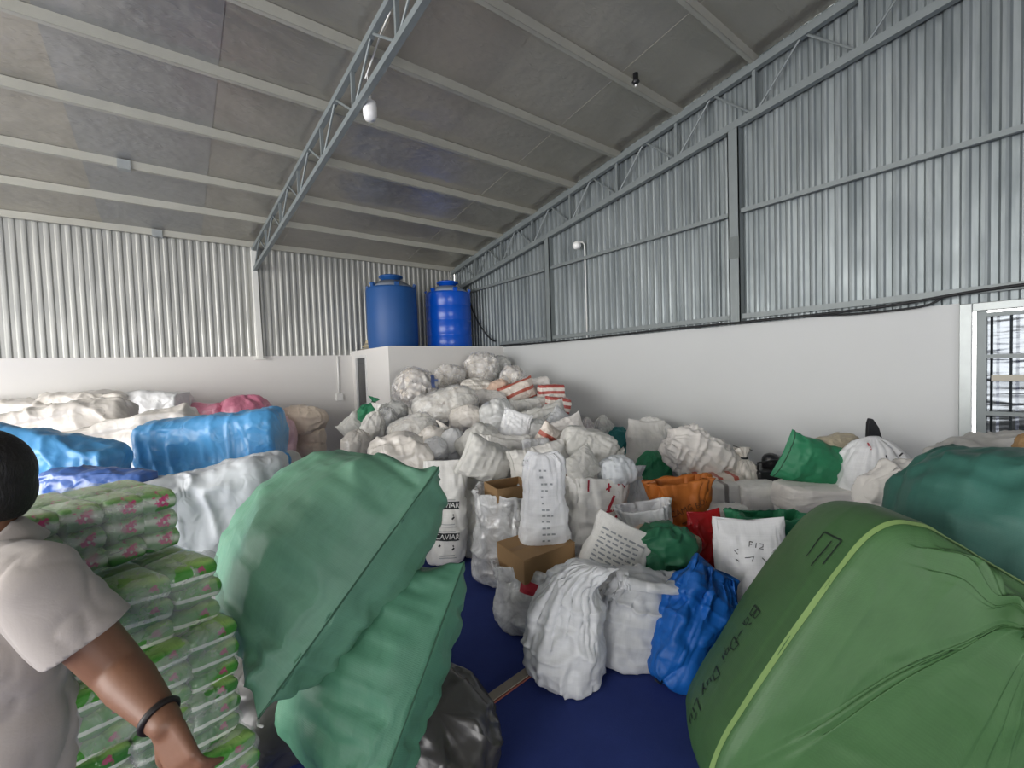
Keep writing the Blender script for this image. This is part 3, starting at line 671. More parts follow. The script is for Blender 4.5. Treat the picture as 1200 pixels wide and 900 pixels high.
def stripes(name, c1, c2, scale, axis='X', thr=.5):
    t = NT(name); w = t.n('TexWave', wave_type='BANDS', bands_direction=axis, i_Scale=scale); w.inputs['Distortion'].default_value = 1.0; w.inputs['Detail'].default_value = 1.0
    t.l(t.coord(), w.inputs['Vector']); co = t.coord()
    t.set(base=t.ramp(w.outputs[1], [(thr-.04, lin(c1)), (thr+.04, lin(c2))]), rough=.35, normal=t.bump(t.noise(co, 9, 5, .6, 'RIDGED_MULTIFRACTAL', 1), .5, .01)); return t.m
MT['redstripe'] = stripes('red_white_stripes', 'b4544c', 'e6dcd2', 3.4, 'X', .45)
MT['redline'] = stripes('red_lined_film', 'b8604f', 'e4d9cd', 2.0, 'X', .22)
MT['plaidline'] = stripes('grey_lined_film', '85817c', 'dcdbd6', 1.4, 'X', .08)
MT['knit'] = stripes('ribbed_white', 'c4beb4', 'e6e1d8', 4.5, 'X', .4)
# ------------------------------------------------------------------ the large green sacks in front
# upper sack: stitched end looks towards the aisle, its corners stand out as ears
def big_sack(key, ear_a, ear_b, d_a, d_b, back, Lm, T, mat, label, **kw):
    """ear_a / ear_b: picture points of the two corners of the stitched end; back: direction in which the sack runs away"""
    A, B = at(*ear_a, d_a), at(*ear_b, d_b); Wm = np.linalg.norm(A-B); x = nrm(B-A)
    z = nrm(np.array(back, float)); z = nrm(z-x*(z@x)); y = np.cross(z, x)
    R = np.stack([x, y, z], 1); mid = (A+B)/2; c = mid+z*Lm/2
    SEED[0] += 1; P = shape('sewn', Lm, Wm/1.06, T, SEED[0], nst=110, nseg=140, keys=[(-.5, 1.05, .02, 0, 0, 0), (-.488, 1.03, .14, 0, 0, 0), (-.44, .99, .46, 0, 0, 0), (-.34, .95, .82, 0, 0, 0), (-.1, .93, 1, 0, 0, 0), (.2, .93, .95, 0, 0, 0), (.42, .97, .5, 0, 0, 0), (.485, 1.0, .13, 0, 0, 0), (.5, 1.0, .03, 0, 0, 0)], **kw)
    Wp = clamp_world(P@R.T+c); Pl = (Wp-c)@R
    M = Matrix([list(R[i])+[c[i]] for i in range(3)]+[[0, 0, 0, 1]])
    o = link('woven_sack', grid_mesh('woven_sack', Pl, Lm, None), MT[mat], None, M); tag(o, label, 'sack')
    BAGS[key] = dict(o=o, P=Pl, L=Lm, W=Wm, T=T, c=c, R=R, kind='sewn', seed=SEED[0], bvh=None)
    return o
E_L = dict(lump=.05, crease=.045, crump=.010, freq=1.0, endw=.26, ear=.0)
big_sack('GL1', (300, 846), (515, 546), 1.42, 1.88, -.40*RH+.85*FH+.10*UP, 1.0, .74, 'pp_green', 'big pale green woven sack on top of another green sack beside the aisle', **E_L)
big_sack('GL2', (424, 985), (545, 656), 1.42, 1.95, -.45*RH+.83*FH+.10*UP, 1.0, .58, 'pp_green2', 'big green woven sack lying under the upper one with one ear over the blue floor', **E_L)
for kx in ('GL1', 'GL2'):
    b = BAGS[kx]; P = b['P']; ring = P[1]; h = ring[:len(ring)//2+1]*np.array([1, 0, 1])+np.array([0, 0, -.004])
    MB().tube(h, .004, 6).build('seam', MT['thread'], b['o'], True)
    e0 = ring[len(ring)//2]
    MB().tube([e0, e0+[-.01, .006, -.02], e0+[.0, .01, -.045]], .004, 6).build('thread_end', MT['whitethread'], b['o'], True)
bag('DARK', 'tied', 482, 868, 2.02, 190, 175, .75, a=-150, lean=30, mat='pl_black', label='dark grey tied sack on the floor under the big green sacks', lump=.05, gath=1.2, crump=.02)
tie('DARK', 'brownink', .006)
q = BAGS['DARK']
# big bale at the right
def cam3(l, d, z): return RH*l+FH*d+UP*z                 # metres: across, ahead, up
def bale_right():
    y = nrm(cam3(.57, 0, .82)); z = cam3(-.20, -.97, .14); z = nrm(z-y*(z@y)); x = np.cross(y, z); R = np.stack([x, y, z], 1)
    Lz, Sx, Sy = .60, .95, 1.36
    P0 = cam3(1.385, 1.60, 1.27); c = P0+x*Sx/2-y*Sy/2-z*Lz/2
    sy = .80
    keys = [(-.5, .72, .72, 0, 0, 0), (-.485, .9, .9, 0, 0, 0), (-.42, .98, .98, 0, 0, 0), (0, 1.02, 1.02, 0, 0, 0), (.34, 1.0, 1.0, 0, 0, 0), (.42, .985, .985, 0, 0, 0), (.465, .95, .95, 0, .01, 0), (.495, .86, .86, 0, .06, .02), (.53, .62, .64, 0, .28, .22), (.56, .38, .36, 0, .55, .6), (.585, .2, .15, .02, .68, .8), (.605, .1, .07, .04, sy, 1.1), (.64, .06, .04, .06, sy, 1.3), (.68, .1, .07, .08, sy+.02, 1.5), (.71, .16, .1, .12, sy+.04, 1.6)]
    P = shape('bale', Lz, Sx, Sy, 321, nst=150, nseg=170, lump=.03, crease=.010, crump=.002, n=6.0, keys=keys, gath=1.0)
    Wp = clamp_world(P@R.T+c); Pl = (Wp-c)@R
    M = Matrix([list(R[i])+[c[i]] for i in range(3)]+[[0, 0, 0, 1]])
    o = link('bale', grid_mesh('bale', Pl, Lz, None), MT['pp_bale'], None, M)
    tag(o, 'huge green square bale with black handwriting and knotted end beside the aisle', 'bale')
    BAGS['GR'] = dict(o=o, P=Pl, L=Lz, W=Sx, T=Sy, c=c, R=R, kind='bale', seed=321, bvh=None)
    return o
bale_right()
b = BAGS['GR']; zz = b['P'].mean(1)[:, 2]; i = int(np.argmin(np.abs(zz-.462*b['L']))); ring = b['P'][i]
j = max(0, i-2)
def band(key, i0, i1, off, name, mat):
    P = BAGS[key]['P']; A, B = P[i0], P[i1]; c = A.mean(0)
    def o_(Q): return c*[1, 1, 0]+(Q-c*[1, 1, 0])*np.array([1+off, 1+off, 1])
    A, B = o_(A), o_(B); n = len(A); v = np.vstack([A, B]); f = [(k, (k+1) % n, n+(k+1) % n, n+k) for k in range(n)]
    return link(name, mesh_from(name, v, f), MT[mat], BAGS[key]['o'])
MT['tape'] = plain('pale_green_strip', '7d9a5c', .6, 0, .08)
i0 = int(np.argmin(np.abs(zz-.430*b['L']))); i1 = int(np.argmin(np.abs(zz-.462*b['L']))); i1 = max(i1, i0+1)
band('GR', i0, i1, .006, 'edge_strip', 'tape')
# handwriting down the side of the bale: x along the writing, y up
HW = [  # B a - D a i  D u y  L i u
 [[(0, 0), (.0, 1)], [(0, 1), (.45, .95), (.5, .7), (0, .52)], [(0, .52), (.55, .45), (.55, .1), (0, 0)]],
 [[(1.15, .5), (.85, .45), (.8, .1), (1.1, .02), (1.18, .5), (1.25, 0)], [(.8, .9), (1.0, .72)]],
 [[(1.5, .42), (1.95, .42)]],
 [[(2.2, 0), (2.2, 1), (2.65, .85), (2.75, .4), (2.55, .05), (2.2, 0)], [(2.0, .5), (2.4, .5)]],
 [[(3.2, .5), (2.95, .45), (2.9, .1), (3.15, .02), (3.22, .5), (3.3, 0)], [(3.1, -.25), (3.15, -.28)]],
 [[(3.5, .5), (3.52, 0)], [(3.5, .75), (3.52, .78)]],
 [[(4.2, 0), (4.2, 1), (4.7, .8), (4.7, .2), (4.2, 0)]],
 [[(4.95, .5), (4.95, .1), (5.2, .02), (5.25, .5), (5.3, 0)]],
 [[(5.5, .5), (5.65, .1)], [(5.85, .55), (5.6, -.4)]],
 [[(6.4, 1.2), (6.4, 0), (6.8, .1)]], [[(6.95, .5), (7.0, 0)], [(6.8, .8), (7.0, .95), (7.2, .8)]],
 [[(7.3, .5), (7.3, .1), (7.55, .05), (7.6, .5), (7.65, 0)]]]
b_side = '-x'
S_ = .085
lines = [[(x*S_, y*S_) for x, y in ln] for g in HW for ln in g]
def side_strokes(lines, w, u0, v0, key, ang, mat):
    polys = strokes(lines, w, u0, v0, ang, flip=False)
    return decal(key, polys, 'handwriting', mat, b_side, .003)
# on the -x side the first coordinate is local y, the second local z; the writing runs down the long edge
def turned(ls, S, y0, z0): return [[(y0-x*S, z0+y*S) for x, y in ln] for ln in ls]
W_ = [ln for g in HW for ln in g]
decal('GR', strokes(turned(W_, .078, .02, -.05), .008, 0, 0, 0, flip=False), 'handwriting', 'fadedink', '-x', .003)
decal('GR', strokes([[(.46, .06), (.33, .06)], [(.46, .06), (.46, .18)], [(.46, .18), (.34, .18)], [(.44, .13), (.31, .13)]], .008, 0, 0, 0, flip=False), 'handwriting', 'fadedink', '-x', .003)
bag('GRB', 'blob', 1200, 645, 2.2, 240, 270, .8, a=20, lean=10, mat='pp_dkgreen', label='rounded dark teal green sack behind the green bale, in front of the doorway', lump=.05, crease=.03, nst=80, nseg=100)
# ------------------------------------------------------------------ bags standing in the aisle
stand('F1', 'slump', (668, 650), 2.52, 90, .9, pbot=658, spin=-20, mat='pp_bright', label='white sack at the aisle with slumped twisted top pointing to the green sacks', lump=.06, crease=.07, crump=.02, sagk=.03, nst=110, nseg=130,
      keys=[(-.5, .35, .45, -.45, 0, 0), (-.48, .65, .7, -.25, 0, 0), (-.40, .92, .95, -.05, 0, .05), (-.22, 1.02, 1, 0, 0, .1), (-.02, .92, .88, .0, 0, .4), (.14, .72, .66, -.06, .05, 1.0), (.28, .52, .5, -.12, .1, 1.3), (.38, .5, .4, -.3, .12, 1.3), (.45, .48, .3, -.55, .12, 1.2), (.48, .42, .16, -.78, .12, 1.0)])
stand('F3', 'topsewn', (756, 664), 2.72, 102, .78, pbot=742, spin=8, mat='pp_bright', label='full white sack with folded over top between slumped white sack and blue sack', lump=.08, crease=.07, crump=.018, sagk=.025, nst=110, nseg=120,
      keys=[(-.5, .6, .5, 0, 0, 0), (-.48, .85, .8, 0, 0, 0), (-.38, 1, 1, 0, 0, .05), (0, 1, .95, 0, 0, .1), (.20, .84, .75, 0, .05, .5), (.36, .76, .55, -.06, .15, .9), (.46, .74, .4, 0, .4, 1), (.48, .76, .25, 0, .7, 1), (.45, .78, .2, 0, .9, 1), (.40, .78, .1, 0, 1.0, 1)])
stand('F2', 'slump', (708, 692), 2.85, 46, .8, pbot=712, mat='pl_pale', label='small white bag squeezed between the two white aisle sacks', crump=.03)
stand('F4', 'topsewn', (838, 670), 2.62, 74, .8, pbot=785, db=2.44, spin=10, mat='pp_blue', label='blue woven sack leaning against the green bale', crease=.075, crump=.016, sagk=.03, lump=.08, nst=110, nseg=120,
      keys=[(-.5, .5, .12, .1, 0, 0), (-.49, .62, .35, .08, 0, 0), (-.4, .8, .7, 0, 0, .1), (-.15, .92, .9, 0, 0, .2), (.1, 1.02, 1.0, 0, 0, .4), (.26, .98, .85, 0, 0, .7), (.38, .86, .6, 0, 0, 1), (.46, .78, .4, .05, 0, 1.3), (.5, .76, .26, .08, 0, 1.3)])
b = BAGS['F4']; p0 = b['P'][1].mean(0); MB().tube([p0+[.05, .02, 0], p0+[.09, .06, -.02], p0+[.15, .08, -.01]], .005, 6).build('loose_thread', MT['ink'], b['o'], True)
# clear bag holding an open carton, carton on a red-labelled bag, and the tall printed sack on it
def carton(w, dp, h, th=.008, flaps=None):
    m = MB(); m.box((-w/2, -dp/2, 0), (w/2, dp/2, th)); m.box((-w/2, -dp/2, th), (-w/2+th, dp/2, h)); m.box((w/2-th, -dp/2, th), (w/2, dp/2, h)); m.box((-w/2+th, -dp/2, th), (w/2-th, -dp/2+th, h)); m.box((-w/2+th, dp/2-th, th), (w/2-th, dp/2, h)); return m
stand('M5', 'open', (598, 574), 3.72, 74, .95, pbot=598, spin=-25, mat='film3', label='clear plastic bag wrapped round an open brown carton beside the aisle', name='plastic_bag', cat='bag', crump=.012, n=4.0, nst=80)
c = BAGS['M5']['c']; ag = math.atan2(RH[1], RH[0])+math.radians(25)
o = carton(.33, .29, .80).build('open_carton', MT['card'], None); o.location = (c[0], c[1], .03); o.rotation_euler.z = ag
tag(o, 'open brown carton standing inside the clear plastic bag', 'box')
stand('M8', 'open', (630, 656), 3.12, 92, .9, pbot=630, spin=-20, mat='film3', label='clear plastic bag under the closed carton with a red label', name='plastic_bag', cat='bag', crump=.014, n=4.0, sagk=.02)
c8 = BAGS['M8']['c']
o = child_grid('M8', 'contents', 'scr_white', (.8, .8, .7)); 
def box_closed():
    w, dp, h = .44, .34, .17; c = at(628, 648, 3.12)
    e = tag(empty('carton', (c[0], c[1], c[2]-h/2)), 'closed brown carton wedged on the red labelled clear bag', 'box')
    e.rotation_euler = (math.radians(3), math.radians(-2), math.atan2(RH[1], RH[0])+math.radians(33))
    bevel(MB().box((-w/2, -dp/2, 0), (w/2, dp/2, h-.006)).build('body', MT['card'], e), .006)
    for s in (0, 1):
        m = MB(); m.box((-w/2, -dp/2 if s == 0 else .002, h-.005), (w/2, -.002 if s == 0 else dp/2, h)); bevel(m.build('flap', MT['card'], e), .002)
    MB().box((-w/2-.001, -.025, h), (w/2+.001, .025, h+.0008)).build('tape', plain('brown_tape', '8d6c44', .35), e)
box_closed()
decal('M8', [( [(-x, z+.0) for x, z in [(-.10, .05), (-.02, .03), (.06, .055), (.13, .09), (.12, .02), (.05, -.05), (-.03, -.06)]], [(0, 1, 6), (1, 2, 5, 6), (2, 3, 4), (2, 4, 5)])], 'red_label', 'redink', off=.006) if False else None
decal('M8', plate(.24, .085, -.07, BAGS['M8']['L']*.5-.10, 8), 'red_label', 'redink', off=.008)
bag('M6', 'topsewn', 640, 590, 3.16, 114, 60, .62, a=3, spin=6, mat='pp_snow', label='tall white sack with a column of grey print standing on the closed carton', crease=.04, crump=.016, sagk=.02, nst=80, nseg=90,
    keys=[(-.5, .85, .6, 0, 0, 0), (-.48, 1.0, .85, 0, 0, 0), (-.38, 1.03, 1, 0, 0, .05), (-.1, .92, .95, .04, 0, .1), (.12, .78, .8, .08, 0, .2), (.3, .8, .6, .12, 0, .4), (.44, .72, .4, .15, 0, .7), (.5, .5, .2, .2, 0, .7)])
rows = []; rnd = random.Random(3)
for i in range(13):
    z0 = .25-i*.043; nn = rnd.choice([1, 2, 2, 3])
    for k in range(nn):
        x0 = .065-.035*k+rnd.uniform(-.006, .006)-.002*i; rows += strokes([[(0, 0), (rnd.uniform(.014, .026), 0)]], .012, x0, z0, 0)
decal('M6', rows, 'print', 'greyink')
stand('M11', 'topsewn', (736, 616), 2.98, 74, .6, pbot=680, spin=-14, mat='pp_white', label='white sack with rows of grey print behind the slumped white sack', crease=.03, sagk=.02, ear=.02)
rows = []
for i in range(8):
    z0 = BAGS['M11']['L']*.40-i*.030; x0 = -.15
    while x0 < .12:
        wv = rnd.uniform(.02, .05); rows += strokes([[(0, 0), (wv, 0)]], .011, -x0, z0, 0); x0 += wv+.014
decal('M11', rows, 'print', 'greyink')
stand('M9', 'open', (700, 556), 3.85, 70, .8, pbot=704, spin=10, mat='pp_white', label='white sack with big red V print and rolled mouth behind the grey printed sack', crease=.05, sagk=.03, crump=.014)
Lh = BAGS['M9']['L']
decal('M9', strokes([[(-.02, .02), (-.11, -.10), (.03, -.07)], [(-.06, -.17), (.03, -.13)]], .024, -.10, Lh*.5-.17, 0), 'red_print', 'redink', off=.005)
decal('M9', strokes([[(0, 0), (.05, .02)], [(.03, -.02), (.03, .05)], [(.11, .03), (.17, .07)], [(.12, .08), (.18, .0)], [(-.16, .0), (-.15, .09)]], .016, 0, Lh*.5-.09, 0), 'red_print', 'redink', off=.005)
stand('M1', 'topsewn', (522, 540), 4.1, 50, .85, pbot=522, spin=14, mat='pp_white', label='white sack printed with black CAVIAR panels standing at the aisle end of the heap', sagk=.02, ear=.01, crump=.012)
LM = BAGS['M1']['L']
for z0 in (-.18, .10):
    decal('M1', plate(.22, .07, .0, z0, 4), 'print_panel', 'ink', off=.006)
    decal('M1', lettering('CAVIAR', .050, .0, z0, 4, sx=.95), 'lettering', 'whiteink', off=.010)
    decal('M1', strokes([[(-.07, -.09), (-.055, -.075)], [(.05, -.12), (.07, -.10)], [(.055, -.085), (.065, -.08)]], .016, 0, z0, 4), 'print', 'ink', off=.006)
    decal('M1', strokes([[(-.11, .05), (.07, .05)], [(-.06, -.17), (.08, -.165)], [(-.06, -.19), (.10, -.19)]], .006, 0, z0, 4), 'print', 'greyink', off=.006)
stand('M2', 'topsewn', (556, 562), 4.25, 38, .85, pbot=557, mat='pp_gray', label='crumpled white sack standing beside the CAVIAR sack', sagk=.03, crump=.02)
bag('M4', 'heap', 598, 564, 4.35, 46, 40, .9, a=80, mat='pl_white', label='white film bag peeping out behind the bag with the open carton', crump=.02)
stand('M12', 'tied', (748, 546), 4.1, 46, .85, pbot=752, mat='pl_pale', name='plastic_bag', cat='bag', label='cloudy plastic bag between the red V sack and the orange sack', crump=.02)
stand('M14', 'open', (754, 592), 3.4, 58, .8, pbot=776, spin=-10, mat='pp_snow', label='open white sack with a green sack stuffed in its mouth', crease=.03, crump=.012)
bag('M15', 'blob', 778, 645, 3.02, 66, 70, .8, a=0, mat='pp_green4', label='dark green sack stuffed in the mouth of an open white sack', lump=.13, crease=.09, crump=.02)
bag('ORT', 'blob', 751, 621, 3.25, 16, 12, .6, a=70, mat='cl_peach', label='small tan bundle poking out beside the dark green stuffed sack', name='cloth_bundle', cat='bundle')
stand('M13', 'open', (794, 563), 3.62, 64, .7, pbot=808, spin=0, mat='pp_orange', label='orange brown woven sack with a gaping folded mouth', crease=.05, crump=.012, lump=.08,
      keys=[(-.5, .6, .5, 0, 0, 0), (-.48, .85, .8, 0, 0, 0), (-.36, .9, 1, 0, 0, .05), (0, .9, .96, 0, 0, .1), (.25, .92, .8, 0, 0, .3), (.42, 1.0, .7, 0, 0, .8), (.5, 1.06, .7, 0, 0, 1.0), (.502, 1.02, .66, 0, 0, 1.0), (.42, .94, .6, 0, 0, .8), (.28, .9, .5, 0, 0, .4), (.24, .5, .3, 0, 0, .2)])
decal('M13', lettering('CAMG BOI', .05, -.02, BAGS['M13']['L']*.5-.20, -14), 'lettering', 'brownink', off=.006)
decal('M13', strokes([[(-.06, 0), (.08, -.02)], [(-.03, -.05), (.09, -.07)], [(0, -.1), (.09, -.115)]], .012, 0, BAGS['M13']['L']*.5-.29, -14), 'print', 'brownink', off=.006)
stand('M16', 'topsewn', (824, 602), 3.3, 42, .8, pbot=832, spin=8, mat='pl_red', label='glossy red bag between the orange sack and the white scribbled sack', name='plastic_bag', cat='bag', crease=.07, crump=.02, lump=.1)
bag('M16b', 'heap', 812, 640, 3.15, 26, 20, .7, a=20, mat='cl_beige', label='scrap of brown cloth on the red bag', name='cloth_bundle', cat='bundle')
stand('M17', 'topsewn', (876, 612), 2.85, 78, .55, pbot=884, spin=-12, mat='pp_snow', label='white sack with small black scribbles leaning on the green bale', crease=.035, crump=.012, sagk=.015)
L7 = BAGS['M17']['L']
decal('M17', strokes([[(0, 0), (0, .03)], [(0, .03), (.02, .03)], [(0, .015), (.015, .015)], [(.04, 0), (.04, .03)], [(.06, .03), (.08, .03), (.08, .015), (.06, 0), (.085, 0)], [(-.06, -.03), (-.08, -.045), (-.06, -.06)], [(-.02, -.07), (.03, -.05), (.02, -.08)], [(.08, -.05), (.11, -.07)], [(-.07, -.09), (-.05, -.1)]], .005, .02, L7*.5-.13, 12), 'handwriting', 'ink', off=.004)
stand('M18', 'open', (905, 604), 3.15, 96, .6, pbot=900, spin=5, mat='pp_green3', label='emerald green sack between the scribbled white sack and the green bale', crease=.05, crump=.012, lump=.09)
bag('FOIL', 'heap', 915, 648, 2.72, 22, 14, .6, a=50, mat='steel', label='crumpled piece of silver foil beside the green bale', name='foil_scrap', cat='scrap', crump=.05)
bag('M19', 'bale', 850, 606, 3.6, 26, 50, .6, a=0, mat='pp_white2', label='low white packet behind the scribbled white sack', n=4)

# ------------------------------------------------------------------ along the right wall
stand('R1', 'blob', (706, 486), 6.55, 34, .9, mat='film2', name='plastic_bag', cat='bag', label='greyish clear bag against the right wall beside the teal bag'); child_grid('R1', 'contents', 'scr_gray')
stand('R2', 'blob', (688, 489), 6.55, 26, .9, mat='film2', name='plastic_bag', cat='bag', label='clear bag of mauve scraps against the right wall'); child_grid('R2', 'contents', 'scr_purple')
stand('R3', 'heap', (727, 500), 6.2, 38, .8, mat='pp_teal', label='teal woven bag against the right wall', crease=.06)
stand('R4', 'topsewn', (758, 496), 5.75, 44, .8, pbot=754, mat='pp_white2', label='white sack standing against the wall next to the teal bag', sagk=.03)
bag('R5', 'heap', 768, 506, 5.85, 46, 30, .7, a=-50, mat='pp_white', label='pale pillow shaped sack propped behind the white wall sack', crease=.04)
stand('R6', 'heap', (766, 528), 5.0, 46, .8, mat='pp_green3', label='green sack in front of the white wall sacks', crease=.06)
bag('R7', 'heap', 818, 534, 4.75, 88, 58, .8, a=-62, mat='cl_white', label='large tied white cloth bundle with deep wrinkles near the wall', name='cloth_bundle', cat='bundle', sagk=.08, crease=.1, nst=90, nseg=110)
stand('R8', 'tied', (872, 524), 4.6, 40, .8, mat='pl_cream', label='pale sack tied with black string beside the black machine', crease=.07, sagk=.02)
b = BAGS['R8']; tp = b['P'][-6].mean(0); MB().tube([tp, tp+[.05, .02, .06], tp+[.12, .03, .08]], .005, 6).build('string', MT['ink'], b['o'], True); MB().tube([tp, tp+[-.04, .02, .05], tp+[-.08, .03, .03]], .005, 6).build('string', MT['ink'], b['o'], True)
tie('R8', 'ink', .006)
def machine():
    c = at(900, 545, 4.6); e = tag(empty('machine', (c[0], c[1], 0)), 'black plastic machine with round head standing by the wall', 'machine'); e.rotation_euler.z = ag-.4
    h = c[2]-0.02
    bevel(MB().box((-.19, -.16, 0), (.19, .16, h)).build('body', MT['black'], e), .03, 3)
    MB().lathe([(.085, h-.02), (.085, h+.07), (.08, h+.10), (.06, h+.13), (.02, h+.145)], (.03, 0, 0), 24).build('head', MT['black'], e, True)
    MB().tube([(-.17, -.1, h), (-.17, -.1, h+.07), (.0, -.1, h+.09), (.16, -.1, h+.07), (.16, -.1, h)], .012, 8).build('handle', MT['black'], e, True)
    MB().lathe([(.02, h), (.02, h+.09), (.03, h+.1), (.01, h+.11)], (.14, .04, 0), 14).build('cap', MT['steel'], e, True)
machine()
for i, (px, py, w, h, lb, mt) in enumerate(((846, 582, 34, 34, 'squarish white packet with grey edge lines beside the orange sack', 'plaidline'), (886, 583, 48, 36, 'squarish white packet under the pale tied sack', 'pp_white'), (822, 584, 22, 36, 'narrow lined packet touching the orange sack', 'plaidline'))):
    bag('RP%d' % i, 'bale', px, py, 4.25, h, w, .8, mat=mt, label=lb, name='packet', cat='packet', lump=.03, crease=.02)
bag('RP5', 'bale', 836, 562, 4.5, 14, 56, .7, a=-2, mat='redline', label='flat red edged packet under the white cloth bundle', name='packet', cat='packet')
for i, (px, py, w, h, d, lb) in enumerate(((850, 618, 120, 44, 4.3, 'row of low white sacks under the packets'), )):
    pass
bag('R9', 'bale', 960, 582, 3.85, 30, 94, .6, a=3, mat='cl_white', label='long white sack lying under the emerald pillow sack', crease=.03)
bag('R9b', 'bale', 945, 604, 3.85, 24, 60, .7, a=3, mat='pp_white', label='white sack lying lowest under the long white sack', crease=.03)
bag('R10', 'sewn', 964, 546, 3.95, 96, 58, .6, a=110, lean=0, spin=10, mat='pp_green3', label='emerald green pillow sack lying by the wall with one ear up', crease=.05, ear=.04, endw=.08)
bag('R10b', 'heap', 1028, 585, 3.6, 36, 34, .8, a=30, mat='pp_green3', label='crumpled green wrap beside the white cloth sheet', name='plastic_wrap', cat='wrap', crease=.1, crump=.05)
stand('R11', 'blob', (1024, 512), 3.72, 80, .8, pbot=1030, spin=-15, mat='pp_snow', label='white sack with small black logo leaning on the wall beyond the bale', crease=.05, sagk=.02)
L8 = BAGS['R11']['L']
decal('R11', strokes([[(0, 0), (.03, .02)], [(0, .02), (.03, 0)], [(-.05, .02), (-.04, .08)], [(.06, .05), (.09, .07)]], .010, -.06, L8*.5-.20, -10), 'logo', 'ink', off=.005)
decal('R11', strokes([[(0, 0), (.01, .05)]], .012, .08, L8*.5-.09, -10), 'print', 'redink', off=.005)
bag('R12', 'heap', 978, 522, 3.98, 56, 26, .8, a=80, mat='cl_beige', label='beige cloth bundle behind the emerald pillow sack', name='cloth_bundle', cat='bundle')
def cone_thing():
    c = at(1022, 506, 3.95); e = tag(empty('black_tool', c), 'black pointed rubber piece sticking up behind the white logo sack', 'tool')
    m = MB(); pts = [(-.055, -.14), (.085, -.14), (.08, -.06), (.05, .04), (.0, .115), (-.03, .125), (-.045, .08)]
    n = len(pts)
    for s in (-.018, .018): m.v += [tuple(RH*x+FH*s+UP*z) for x, z in pts]
    m.f += [tuple(range(n)), tuple(range(2*n-1, n-1, -1))]+[(k, n+k, n+(k+1) % n, (k+1) % n) for k in range(n)]
    bevel(m.build('blade', MT['black'], e), .006)
    m = MB(); a_ = at(1000, 522, 3.95)-c; b_ = at(958+20, 520, 3.95)-c
    m.tube([a_*1.0+UP*.0, a_+RH*-.05+UP*.03, b_], [.035, .03, .012], 10); m.build('hook', MT['black'], e, True)
cone_thing()
bag('R13', 'heap', 1072, 590, 3.0, 130, 90, .7, a=-70, mat='cl_white', label='rumpled white cloth sheet beyond the green bale', name='cloth_sheet', cat='cloth', sagk=.06, crease=.06, nst=80)
bag('R14', 'heap', 1160, 545, 3.0, 130, 76, .9, a=78, mat='cl_gray', label='grey cloth bundle in front of the shiny doorway', name='cloth_bundle', cat='bundle', sagk=.04, crease=.05, nst=80)
bag('R15', 'blob', 1206, 524, 2.7, 34, 26, .9, a=20, mat='card', label='brown lump on the grey cloth bundle by the doorway', name='paper_bundle', cat='bundle')
# ------------------------------------------------------------------ the white heap by the cubicle
def hd(px, py):                                            # the face of the heap rises away from the aisle
    q = -((px-600)/FPX*CR-(py-450)/FPX*CU+CF)[2]
    return 2.02/(q+.243)
def h(key, kind, x0, y0, x1, y1, T, mat, label, a=0, dd=0, contents=None, **kw):
    w, hh = x1-x0, y1-y0; px, py = (x0+x1)/2, (y0+y1)/2
    aa = abs(math.cos(math.radians(a)));
    L, Wd = (hh, w) if aa > .7 else (w, hh)
    d = hd(px, py)+dd
    kw.setdefault('lean', 15)
    o = bag(key, kind, px, py, d, L*1.06, Wd*1.06, T, a=a, mat=mat, label=label, **kw)
    if contents: child_grid(key, 'contents', contents)
    return o
CB = dict(name='plastic_bag', cat='bag')
h('H1', 'blob', 465, 432, 513, 478, .9, 'film', 'clear bag of curled scraps with a blue patch at its corner', contents='scr_mixed', a=25, **CB)
b = BAGS['H1']; MT['bluepatch'] = plain('blue_print', '5c6fa3', .4)
decal('H1', plate(.22, .16, -.26, .20, 60), 'blue_patch', 'bluepatch', off=.02)
h('H2', 'blob', 510, 427, 545, 456, .9, 'film', 'clear bag of pale scraps, second from the cubicle edge at heap top', contents='scr_white', dd=.25, **CB)
h('H3', 'blob', 545, 413, 584, 449, .9, 'film', 'topmost clear bag of scraps on the white heap', contents='scr_white', **CB)
h('H3b', 'blob', 575, 417, 599, 440, .9, 'film2', 'greyish clear bag just behind the topmost bag', contents='scr_gray', dd=.3, **CB)
h('H4', 'blob', 586, 429, 615, 458, .9, 'film', 'clear bag of mottled scraps at the wall side of the topmost bag', contents='scr_mixed', dd=.05, **CB)
h('H5', 'heap', 541, 444, 578, 470, .9, 'knit', 'white ribbed bundle under the topmost bag', a=90, name='cloth_bundle', cat='bundle', crump=.03)
h('H5b', 'blob', 572, 445, 597, 470, .9, 'cl_peach', 'peach tinted cloth bundle under the mottled scrap bag', name='cloth_bundle', cat='bundle')
h('H6', 'blob', 486, 455, 560, 499, .9, 'film2', 'large plump clear white bag in the middle of the heap', a=78, contents='scr_white', dd=-.25, nst=80, crease=.025, **CB)
h('H7', 'heap', 545, 458, 592, 480, .9, 'cl_white', 'lumpy white bundle beneath the ribbed bundle', a=90, name='cloth_bundle', cat='bundle', crump=.04, crease=.06)
h('H8', 'blob', 528, 476, 566, 508, .9, 'pl_cream', 'cream bag beside the plump clear bag', **CB)
h('H9', 'blob', 447, 470, 478, 497, .9, 'film2', 'crumpled grey clear bag against the cubicle wall', contents='scr_gray', a=60, dd=.1, **CB)
h('H9b', 'blob', 438, 478, 465, 515, .8, 'film', 'narrow clear bag of grey scraps below the crumpled grey one', contents='scr_gray', a=15, **CB)
h('H10', 'blob', 458, 486, 512, 526, .9, 'film2', 'crinkled clear bag below the plump clear bag', a=70, contents='scr_white', dd=-.15, **CB)
h('H11', 'tied', 492, 496, 527, 536, .8, 'pl_cream', 'cream bag with a twisted neck below the plump clear bag', a=35, dd=-.15, **CB)
tie('H11')
